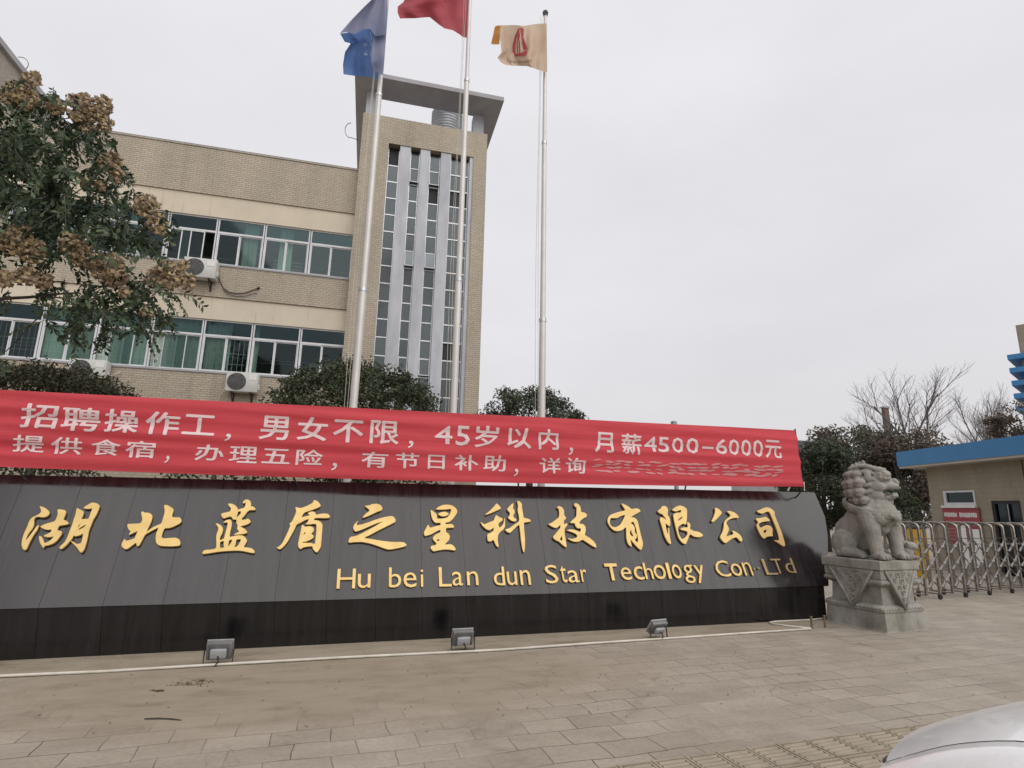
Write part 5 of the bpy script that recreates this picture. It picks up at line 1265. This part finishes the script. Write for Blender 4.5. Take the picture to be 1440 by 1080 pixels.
for k, (px, py) in enumerate(((1418.5, 500), (1422, 519), (1425.5, 537.5), (1429, 556), (1432, 574))):
    z = onY(px, py, YR-1)[2]; g = MB(); rbox(g, -1.0, 23, -1.25, 14, z, z+.55); g.build('ledge', MT['blue'], tb)
    if k < 4:
        for j in range(5):
            g = MB(); rbox(g, 1.5+4*j, 4.2+4*j, -.06, .02, z-1.9, z-.5); g.build('window', MT['glass_tower'], tb)

# ------------------------------------------------------------------ trees and shrubs
def cmat(name, cols, rough=.55, tr=.12): return island_mat(name, cols, rough, .35, tr)
MT['leaf_dark'] = cmat('dark_evergreen_leaf', [(.032, .042, .024), (.050, .064, .034), (.075, .088, .048), (.042, .055, .030)])
MT['leaf_dome'] = cmat('camphor_leaf', [(.026, .038, .019), (.048, .066, .032), (.080, .098, .045), (.036, .054, .026), (.10, .085, .05)])
MT['leaf_hedge'] = cmat('hedge_leaf', [(.035, .040, .022), (.065, .065, .035), (.10, .085, .05), (.04, .048, .026)])
MT['leaf_grn'] = cmat('golden_rain_leaf', [(.028, .052, .028), (.058, .094, .044), (.100, .138, .066), (.066, .092, .050), (.040, .064, .036)])
MT['leaf_brown'] = cmat('autumn_brown_leaf', [(.085, .062, .052), (.13, .095, .075), (.10, .085, .065), (.17, .115, .085)])
MT['leaf_far'] = cmat('far_tree_leaf', [(.07, .072, .05), (.10, .095, .065), (.085, .088, .06), (.135, .11, .08)])
MT['pod'] = cmat('dry_seed_pod', [(.22, .155, .105), (.36, .265, .175), (.48, .37, .24), (.19, .135, .10), (.52, .41, .20), (.30, .22, .15)], .7, .2)
def px_scale(p):   # metres per photo pixel at a point
    return float((np.asarray(p)-EYE) @ CF)/FPX
def limb_tubes(g, p0, p1, r0, r1, wob, n=6, sides=7):
    p0, p1 = np.array(p0), np.array(p1); L_ = np.linalg.norm(p1-p0); pts = []; o1, o2 = rng.normal(size=3)*wob*L_, rng.normal(size=3)*wob*L_*.5
    for i in range(n+1):
        t_ = i/n; pts.append(tuple(p0 + (p1-p0)*t_ + o1*math.sin(math.pi*t_) + o2*math.sin(2*math.pi*t_)))
    g.tube(pts, [r0 + (r1-r0)*i/n for i in range(n+1)], sides); return pts
def crown_points(c, rad, n, nclump, shell=.62, flat=None, cr=.30):
    c = np.array(c); rad = np.array(rad)
    cd = unit(rng.normal(size=(nclump, 3))); cd[:, 2] = np.abs(cd[:, 2])*(1 if flat else 1) if flat else cd[:, 2]
    cc = cd*rng.uniform(shell, 1.0, (nclump, 1)); idx = rng.integers(0, nclump, n)
    sz = rng.uniform(.6, 1.25, nclump)[idx][:, None]
    off = unit(rng.normal(size=(n, 3)))*rng.uniform(0, 1, (n, 1))**.45*cr*sz
    return c + (cc[idx]+off)*rad, c + cc*rad, off
def leafy_tree(name, label, cat, c, rad, n, leaf, mat, base=None, trunk_r=.12, nclump=46, group=None, shell=.6, dome=False, cr=.30, width=.5, up=.6):
    base = (c[0], c[1], 0) if base is None else base
    t = thing(name, label, cat, tuple(base), 0, group)
    P, cl, off = crown_points(c, rad, n, nclump, shell, dome, cr)
    D = unit(off*2.2 + rng.normal(size=(n, 3))*.6 + np.array([0, 0, -.15]))
    quads_mesh('crown', leaf_quads(P, leaf, leaf*width, D, up), mat, t)
    g = MB(); fork = np.array(base)*.35 + np.array(c)*.65; fork[2] = max(.3, c[2]-rad[2]*.75)
    limb_tubes(g, base, fork, trunk_r, trunk_r*.7, .02, 6, 10)
    for q in cl[::max(1, len(cl)//12)]: limb_tubes(g, fork, fork + (q-fork)*.92, trunk_r*.45, trunk_r*.1, .06, 5, 6)
    g.build('trunk', MT['bark'], t, smooth='all'); return t
def at_px(px, py, Y): return onY(px, py, Y)
# clipped round shrub tree behind the banner, in front of the tower
c = at_px(500, 596, 12.6); s_ = px_scale(c)
leafy_tree('round_shrub', 'dense dark green dome shaped shrub behind the banner, in front of the tower foot', 'shrub', c, (118*s_, 1.7, 84*s_), 34000, .085, MT['leaf_dome'], nclump=420, shell=.80, cr=.17, width=.5)
c = at_px(747, 606, 14.5); s_ = px_scale(c)
leafy_tree('round_shrub', 'loose rounded evergreen shrub behind the banner, beside the right flagpole', 'shrub', c, (78*s_, 1.3, 58*s_), 15000, .10, MT['leaf_dark'], nclump=150, shell=.72, cr=.20, width=.38)
# sprigs standing out of its top
c = at_px(60, 586, 13.0); s_ = px_scale(c)
leafy_tree('leafy_hedge', 'brownish green bushy hedge top above the left end of the banner', 'hedge', c, (118*s_, 1.4, 74*s_), 26000, .085, MT['leaf_hedge'], nclump=260, shell=.74, cr=.20)
t = thing('low_hedge', 'dark low hedge glimpsed under the banner at the left end', 'hedge', (-3.2, 9.6, 0))
n = 9000; P = np.stack([rng.uniform(-7.5, 1.2, n), rng.normal(9.7, .28, n), 2.05*rng.uniform(0, 1, n)**.6], 1); P[:, 2] *= (1 + .10*np.sin(P[:, 0]*2.3))
quads_mesh('foliage', leaf_quads(P, .09, .045), MT['leaf_dark'], t)
g = MB()
for x in np.arange(-7.2, 1.0, .55): limb_tubes(g, (x, 9.7, 0), (x+.1, 9.7, 1.4), .03, .012, .05, 4, 5)
g.build('stems', MT['bark'], t)

# background trees on the right
c = at_px(1158, 686, 21.0); s_ = px_scale(c)
leafy_tree('dark_round_tree', 'dark dense round evergreen tree between the sign wall and the stone lion', 'tree', c, (50*s_, 2.0, 62*s_), 20000, .15, MT['leaf_dark'], nclump=170, shell=.74, cr=.22)
c = at_px(1218, 656, 27.0); s_ = px_scale(c)
leafy_tree('brownish_tree', 'broad tree with brown tinged leaves rising behind the stone lion', 'tree', c, (74*s_, 3.0, 62*s_), 16000, .20, MT['leaf_far'], nclump=80, shell=.5, cr=.32)
c = at_px(1150, 640, 31.0); s_ = px_scale(c)
leafy_tree('seeding_tree', 'low tree with pinkish brown seed heads behind the dark round tree', 'tree', c, (36*s_, 2.2, 36*s_), 3500, .22, MT['leaf_brown'], nclump=30, shell=.7, cr=.3)
c = at_px(1284, 662, 24.0); s_ = px_scale(c); bb = at_px(1289, 735, 24.0)
leafy_tree('brown_leaf_tree', 'tree with thick trunk and sparse red brown leaves left of the gatehouse', 'tree', c, (56*s_, 2.4, 62*s_), 10000, .17, MT['leaf_brown'], base=(bb[0], 24.0, 0), trunk_r=.30, nclump=46, shell=.5, cr=.30)
c = at_px(1436, 596, 26.0); s_ = px_scale(c)
leafy_tree('brown_leaf_tree', 'brown leaved tree rising over the gatehouse roof at the right edge', 'tree', c, (28*s_, 2.0, 34*s_), 2200, .2, MT['leaf_brown'], nclump=28, shell=.5, cr=.3)
c = at_px(1246, 712, 23.0); s_ = px_scale(c)
leafy_tree('dark_bush', 'dark bushy growth at ground level behind the lion and gate', 'bush', c, (64*s_, 1.2, 34*s_), 7000, .15, MT['leaf_dark'], nclump=40, shell=.5, cr=.36)
def bare_tree(label, px, py_top, py_base, Y, spread, seed, lean=0.0):
    r_ = random.Random(seed); top = at_px(px, py_top, Y); H_ = top[2]; base = np.array([top[0]-lean, Y, 0.0])
    t = thing('bare_tree', label, 'tree', tuple(base), 0, 'leafless trees behind the gatehouse'); g = MB()
    def grow(p, d, L_, rad, depth):
        n = 5; pts = [p]; q = p.copy(); dd = d.copy()
        for i in range(n):
            dd = dd + np.array([r_.gauss(0, .09), r_.gauss(0, .09), r_.gauss(.015, .05)]); dd /= np.linalg.norm(dd); q = q + dd*L_/n; pts.append(q.copy())
        g.tube([tuple(x) for x in pts], [max(.0045, rad*(1-.5*i/n)) for i in range(n+1)], 5 if depth < 2 else 3, False)
        if depth >= 4 or L_ < .18: return
        nb = 6 if depth == 0 else (6 if depth < 3 else 4)
        for i in range(nb):
            f_ = (.55 + .45*i/(nb-1)) if depth == 0 else (.22 + .78*(i+.5)/nb)
            j = f_*n; j0 = min(n-1, int(j)); st = pts[j0]*(1-(j-j0)) + pts[j0+1]*(j-j0)
            a = i*2.4 + r_.uniform(-.6, .6); sp = spread*(r_.uniform(.35, .9) if depth == 0 else r_.uniform(.6, 1.05))
            nd = dd + np.array([math.cos(a), math.sin(a), 0])*sp + np.array([0, 0, .10 if depth else .25]); nd /= np.linalg.norm(nd)
            grow(st, nd, L_*(r_.uniform(.72, .95) if depth == 0 else r_.uniform(.42, .62)*(1.25-.5*f_)), rad*(.42 if depth else .5), depth+1)
    grow(base, np.array([lean/H_, 0, 1.0]), H_*.50, H_*.014, 0)
    g.build('branches', MT['twig'], t)
bare_tree('tall leafless tree with fine spreading twigs behind the brown leaved tree', 1283, 530, 735, 29, .62, 5)
bare_tree('small leafless tree above the gatehouse roof, wider of the two there', 1385, 566, 720, 33, .6, 9, .6)
bare_tree('thin leafless tree above the gatehouse roof, nearest the right edge', 1408, 556, 720, 33, .42, 13, 0)

# golden rain tree, upper left, reaching in from beyond the frame
def frame_pt(px, py, Y): return at_px(px, py, Y)
grt = thing('golden_rain_tree', 'golden rain tree with dark green leaves and brown papery seed clusters at upper left', 'tree', (-10.6, 10.2, 0))
GREEN = [(20,160,40),(70,165,42),(112,212,48),(40,230,60),(98,280,55),(150,255,34),(60,310,42),(130,318,46),(188,300,42),(214,330,26),(5,285,40),(160,345,28),(98,352,28),(95,398,30),(150,400,38),(128,432,32),(176,426,38),(214,416,28),(228,440,14),(98,452,20),(60,442,12),(2,412,12),(250,402,14),(2,500,12),(28,122,22),(-40,200,70),(-70,320,60),(10,215,55),(120,180,26),(80,345,20),(105,165,26),(150,225,22),(70,255,46),(16,330,16),(190,385,22),(205,455,10),(146,462,14),(75,135,18)]
BROWN = [(15,130,19),(45,112,14),(34,140,20),(78,150,14),(112,150,22),(128,166,24),(140,150,18),(150,176,10),(155,228,17),(165,248,10),(206,290,19),(221,313,14),(226,326,8),(28,336,24),(46,354,20),(14,342,20),(100,343,19),(116,360,18),(150,376,24),(162,388,18),(238,386,24),(222,392,18),(263,396,13),(120,258,8),(206,440,9),(36,388,16),(60,395,14),(176,412,10),(258,372,8),(140,262,8),(8,392,14)]
LQ = []; stalks = MB(); ends = []
for (px, py, r_) in GREEN:
    n = max(3, int(r_*r_*.0165))
    for k in range(n):
        a, q = rng.uniform(0, 2*math.pi), rng.uniform(0, 1)**.5*r_
        Y = 9.6 + rng.normal()*.45
        p = frame_pt(px+q*math.cos(a), py+q*math.sin(a)*.9, Y)
        d = rng.normal(size=3); d[2] = -abs(d[2])*.5 - .35; d /= np.linalg.norm(d)
        Ls = rng.uniform(.24, .40); m_ = 7
        side = unit(np.cross(d, rng.normal(size=3)))
        tt = np.linspace(.12, 1, m_)
        base = p[None] + d[None]*(tt[:, None]*Ls) + np.array([0, 0, -.10])*(tt[:, None]**2)
        for sg in (-1, 1):
            dl = unit(side*sg*.9 + d*.55 + np.array([0, 0, -.35]) + rng.normal(size=(m_, 3))*.15)
            LQ.append(leaf_quads(base + dl*.052, .118, .052, dl, .8))
        stalks.tube([tuple(p), tuple(base[m_//2]), tuple(base[-1])], [.005, .004, .003], 3, False)
    ends.append((px, py, r_))
crown = quads_mesh('crown', np.concatenate(LQ), MT['leaf_grn'], grt)
stalks.build('leaf_stalks', MT['twig'], grt, fix=False)['kind'] = 'stuff'
PV = []
for (px, py, r_) in BROWN:
    n = int(r_*r_*.30) + 14
    for k in range(n):
        a, q = rng.uniform(0, 2*math.pi), rng.uniform(0, 1)**.5*r_
        p = frame_pt(px+q*math.cos(a), py+q*math.sin(a)*.85, 9.25 + rng.normal()*.16)
        e = .036*rng.uniform(.7, 1.3); rot = np.linalg.qr(rng.normal(size=(3, 3)))[0]
        v6 = np.array([[1, 0, 0], [-.5, .87, 0], [-.5, -.87, 0]])*e
        tip, bot = np.array([0, 0, 1.35])*e, np.array([0, 0, -.8])*e
        for i in range(3):
            PV.append(np.stack([v6[i], v6[(i+1) % 3], tip]) @ rot + p); PV.append(np.stack([v6[(i+1) % 3], v6[i], bot]) @ rot + p)
pods = quads_mesh('seed_pods', np.array(PV), MT['pod'], grt, 3)
g = MB(); tb_ = np.array([-10.6, 10.2, 0]); fk = np.array([-10.2, 10.0, 3.4])
limb_tubes(g, tb_, fk, .17, .13, .02, 6, 12)
mains = [frame_pt(-110, 425, 9.8), frame_pt(-90, 330, 9.8), frame_pt(-80, 240, 9.8)]
for mpt in mains: limb_tubes(g, fk, mpt, .085, .05, .04, 6, 9)
tips = [np.array(frame_pt(px, py, 9.7)) for (px, py, r_) in GREEN + BROWN[::2]]
done = [(np.array(q), .045) for q in mains]; left_ = list(range(len(tips)))
while left_:
    best = min(((np.linalg.norm(tips[i]-d[0]) + (.15 if d[1] < .02 else 0), i, k) for i in left_ for k, d in enumerate(done)))
    _, i, k = best; r0_ = max(.010, done[k][1]*.72)
    limb_tubes(g, done[k][0], tips[i], r0_, r0_*.6, .07, 5, 6); done.append((tips[i], r0_*.8)); left_.remove(i)
limb_tubes(g, mains[0], frame_pt(40, 418, 9.5), .035, .022, .02, 5, 7); limb_tubes(g, frame_pt(40, 418, 9.5), frame_pt(104, 412, 9.5), .022, .012, .02, 5, 6); limb_tubes(g, frame_pt(40, 418, 9.5), frame_pt(110, 421, 9.5), .016, .008, .03, 5, 6)
g.build('trunk', MT['bark'], grt, smooth='all')

# ------------------------------------------------------------------ white car at lower right
m, t, b = new_mat('white_car_paint'); b.inputs['Base Color'].default_value = (.70, .685, .68, 1); b.inputs['Roughness'].default_value = .28
b.inputs['Coat Weight'].default_value = .6; b.inputs['Coat Roughness'].default_value = .06
f = add_noise(t, 60, 4); t.links.new(cramp(t, f, [(.3, (.80, .79, .785)), (.7, (.84, .83, .825))]), b.inputs['Base Color']); MT['car'] = m
MT['car_dark'] = simple('black_car_trim', (.02, .02, .022), (.015, .015, .017), 4, .5)
MT['lens'] = simple('headlight_lens', (.35, .36, .38), (.22, .23, .25), 14, .08, metal=.3)
cf = np.array([-.14, .99, 0]); cf /= np.linalg.norm(cf); cl_ = np.array([-cf[1], cf[0], 0])    # forward, left
corner = np.array([1.86, 1.87, 0]); GAPA = .735
nose0 = corner - cl_*GAPA + cf*.20
car = thing('parked_car', 'white parked car of which the hood and headlight corner show at lower right', 'car', tuple(nose0 - cf*2.2), math.atan2(cf[1], cf[0]))
def C(a, bk, z): return tuple(nose0 + cl_*a - cf*bk + np.array([0, 0, z]))
zg_b = [0, .10, .2, .34, .44, .63, .85, 1.1, 1.35]; zg_z = [.58, .67, .735, .818, .875, .952, .995, 1.03, 1.05]
_zx = np.linspace(-.2, 1.6, 181); _zy = np.convolve(np.pad(np.interp(_zx, zg_b, zg_z), 12, mode='edge'), np.hanning(27)[1:-1]/np.hanning(27).sum(), 'valid')
def zgap(bk): return float(np.interp(bk, _zx, _zy))
def sweep(a): return .20*(abs(a)/GAPA)**2.0            # plan curvature of the nose
def hood_z(a, bk0):
    k = 1-(abs(a)/GAPA)**2; return zgap(bk0+.20) + .028*k*min(1, .2+bk0*1.5)
NB = 22
def hood_pt(a, t_):    # t 0 at the nose edge, 1 at the cowl
    bk = sweep(a) + (1.32-sweep(a))*t_; return C(a, bk, hood_z(a, (1.15)*t_) + .0)
g = MB(); g.grid([[hood_pt(a, t_) for a in np.linspace(-GAPA+.004, GAPA-.004, 25)] for t_ in np.linspace(0, 1, NB)]); g.build('hood', MT['car'], car, smooth='all')
for sg, in ((1,), (-1,)):
    g = MB(); rows = []
    for t_ in np.linspace(0, 1, NB):
        bk = .20 + 1.12*t_; z = hood_z(GAPA, 1.15*t_); rows.append([C(sg*(GAPA+.005), bk, z-.012), C(sg*(GAPA+.006), bk, z-.001), C(sg*(GAPA+.05), bk+.01, z-.012), C(sg*(GAPA+.10), bk+.04, z-.045), C(sg*(GAPA+.145), bk+.07, z-.12), C(sg*(GAPA+.165), bk+.09, z-.24), C(sg*(GAPA+.165), bk+.09, .62), C(sg*(GAPA+.15), bk+.09, .55)])
    g.grid(rows); g.build('fender', MT['car'], car, smooth='all')
g = MB()
for sg in (1, -1): g.grid([[C(sg*(GAPA-.03), .16+1.14*t_, hood_z(GAPA, 1.15*t_)-.030), C(sg*(GAPA+.03), .21+1.10*t_, hood_z(GAPA, 1.15*t_)-.030)] for t_ in np.linspace(0, 1, NB)])
g.build('panel_gap', MT['car_dark'], car)
for sg in (1, -1):
    g = MB(); rows = []
    for bk in np.linspace(.20, .36, 9):
        z = zgap(bk) - .03 - .25*max(0, bk-.22); dpt = .17*(1 - .75*max(0, (bk-.24)/.12))
        prof = ((.03, 0), (.075, .25), (.125, .5), (.160, .8), (.172, 1.0))
        rows.append([C(sg*(GAPA+o), bk+.05*i-.01, z - dpt*f_) for i, (o, f_) in enumerate(prof)])
    g.grid(rows); sl = g.build('side_lamp', MT['lens'], car, smooth='all')
    g = MB(); g.tube([r_[0] for r_ in rows] + [r_[-1] for r_ in rows[::-1]], .005, 5); g.build('lamp_rim', MT['car_dark'], sl, smooth='all')
for sg in (1, -1):
    g = MB(); rows = []
    for i, q in enumerate(np.linspace(0, 1, 9)):
        a = GAPA-.28+.40*q; bk = sweep(min(a, GAPA)) + max(0, a-GAPA)*1.5 - .012
        zt = zgap(.22)-.02-.07*max(0, (.55-q)) - .25*max(0, q-.75); zbm = zt - .11 - .04*math.sin(q*3)
        rows.append([C(sg*a, bk+.012, zt), C(sg*a, bk-.012, (zt*2+zbm)/3), C(sg*a, bk-.014, (zt+2*zbm)/3), C(sg*a, bk+.01, zbm)])
    g.grid(rows); hl = g.build('headlight', MT['lens'], car, smooth='all')
    g = MB(); g.tube([r_[0] for r_ in rows], .012, 5); g.tube([r_[-1] for r_ in rows], .01, 5); g.build('headlight_rim', MT['car_dark'], hl, smooth='all')
g = MB(); rows = []
for z, o in ((.74, .02), (.62, -.01), (.50, -.04), (.36, -.03), (.22, .03)):
    rows.append([C(a, sweep(min(abs(a), GAPA))*1.0 + max(0, abs(a)-GAPA)*1.9 + o + .02, z - (.02 if abs(a) > .5 else 0)) for a in np.linspace(-.88, .88, 29)])
g.grid(rows); g.build('front_bumper', MT['car'], car, smooth='all')
g = MB(); g.grid([[C(a, sweep(a)-.022, z) for a in np.linspace(-.42, .42, 13)] for z in (.48, .62)]); g.build('grille', MT['car_dark'], car)
# body side, cabin and tail
sec = [(1.32, .90, .30, 1.05, None), (2.0, .90, .30, 1.06, None), (3.0, .90, .30, 1.06, None), (3.9, .88, .32, 1.06, None), (4.45, .80, .38, 1.0, None)]
for sg in (1, -1):
    g = MB(); g.grid([[C(sg*(w_-.02), bk, z0), C(sg*w_, bk, z0+.2), C(sg*(w_+.0), bk, .80), C(sg*(w_-.04), bk, zs_)] for bk, w_, z0, zs_, _ in sec]); g.build('body_side', MT['car'], car, smooth='all')
g = MB(); g.grid([[C(a, 4.45 - .06*abs(a), z) for a in np.linspace(-.80, .80, 7)] for z in (.36, .6, .85, 1.0)]); g.grid([[C(a, bk, 1.02) for a in (-.76, 0, .76)] for bk in (3.75, 4.43)]); g.build('tail', MT['car'], car, smooth='all')
rf = [(1.30, .70, 1.06), (1.95, .60, 1.44), (2.5, .58, 1.49), (3.1, .57, 1.46), (3.8, .66, 1.05)]
g = MB(); g.grid([[C(a*w_, bk, z + .03*(1-a*a)) for a in np.linspace(-1, 1, 9)] for bk, w_, z in rf[1:4]]); g.build('roof', MT['car'], car, smooth='all')
g = MB(); g.grid([[C(a*w_, bk - .05*(1-a*a), z + .02*(1-a*a)) for a in np.linspace(-1, 1, 9)] for bk, w_, z in rf[0:2]]); g.build('windscreen', MT['glass_tower'], car, smooth='all')
g = MB(); g.grid([[C(a*w_, bk, z + .02*(1-a*a)) for a in np.linspace(-1, 1, 9)] for bk, w_, z in rf[3:5]]); g.build('rear_window', MT['glass_tower'], car, smooth='all')
for sg in (1, -1):
    g = MB(); g.grid([[C(sg*.86, bk, 1.055), C(sg*w_, bk2, z)] for bk, w_, bk2, z in ((1.35, .69, 1.32, 1.08), (1.8, .61, 1.9, 1.41), (2.5, .585, 2.5, 1.485), (3.1, .575, 3.1, 1.455), (3.8, .66, 3.78, 1.07))]); g.build('side_windows', MT['car_dark'], car, smooth='all')
    for bk in (.85, 3.5):
        for nm in ('wheel',):
            Mx = Matrix(((cl_[0], -cf[0], 0, 0), (cl_[1], -cf[1], 0, 0), (0, 0, 1, 0), (0, 0, 0, 1)))
            cpt = Vector(C(sg*.80, bk, .32)); W4 = Matrix.Translation(cpt) @ Mx @ Matrix.Rotation(R(90), 4, 'Y')
            g = MB(); g.lathe([(.19, -.10), (.30, -.11), (.32, -.07), (.32, .07), (.30, .11), (.19, .10)], (0, 0, 0), 28, W4); wh = g.build('wheel', MT['rubber'], car, smooth=True)
            g = MB(); g.lathe([(.02, -.07), (.19, -.095), (.20, 0), (.19, .095), (.02, .07)], (0, 0, 0), 24, W4); g.build('rim', MT['steel'], wh, smooth=True)
g = MB(); g.add([C(a, b_, .24) for a, b_ in ((-.78, .15), (.78, .15), (.78, 4.3), (-.78, 4.3))], [(0, 1, 2, 3)]); g.build('underbody', MT['car_dark'], car)
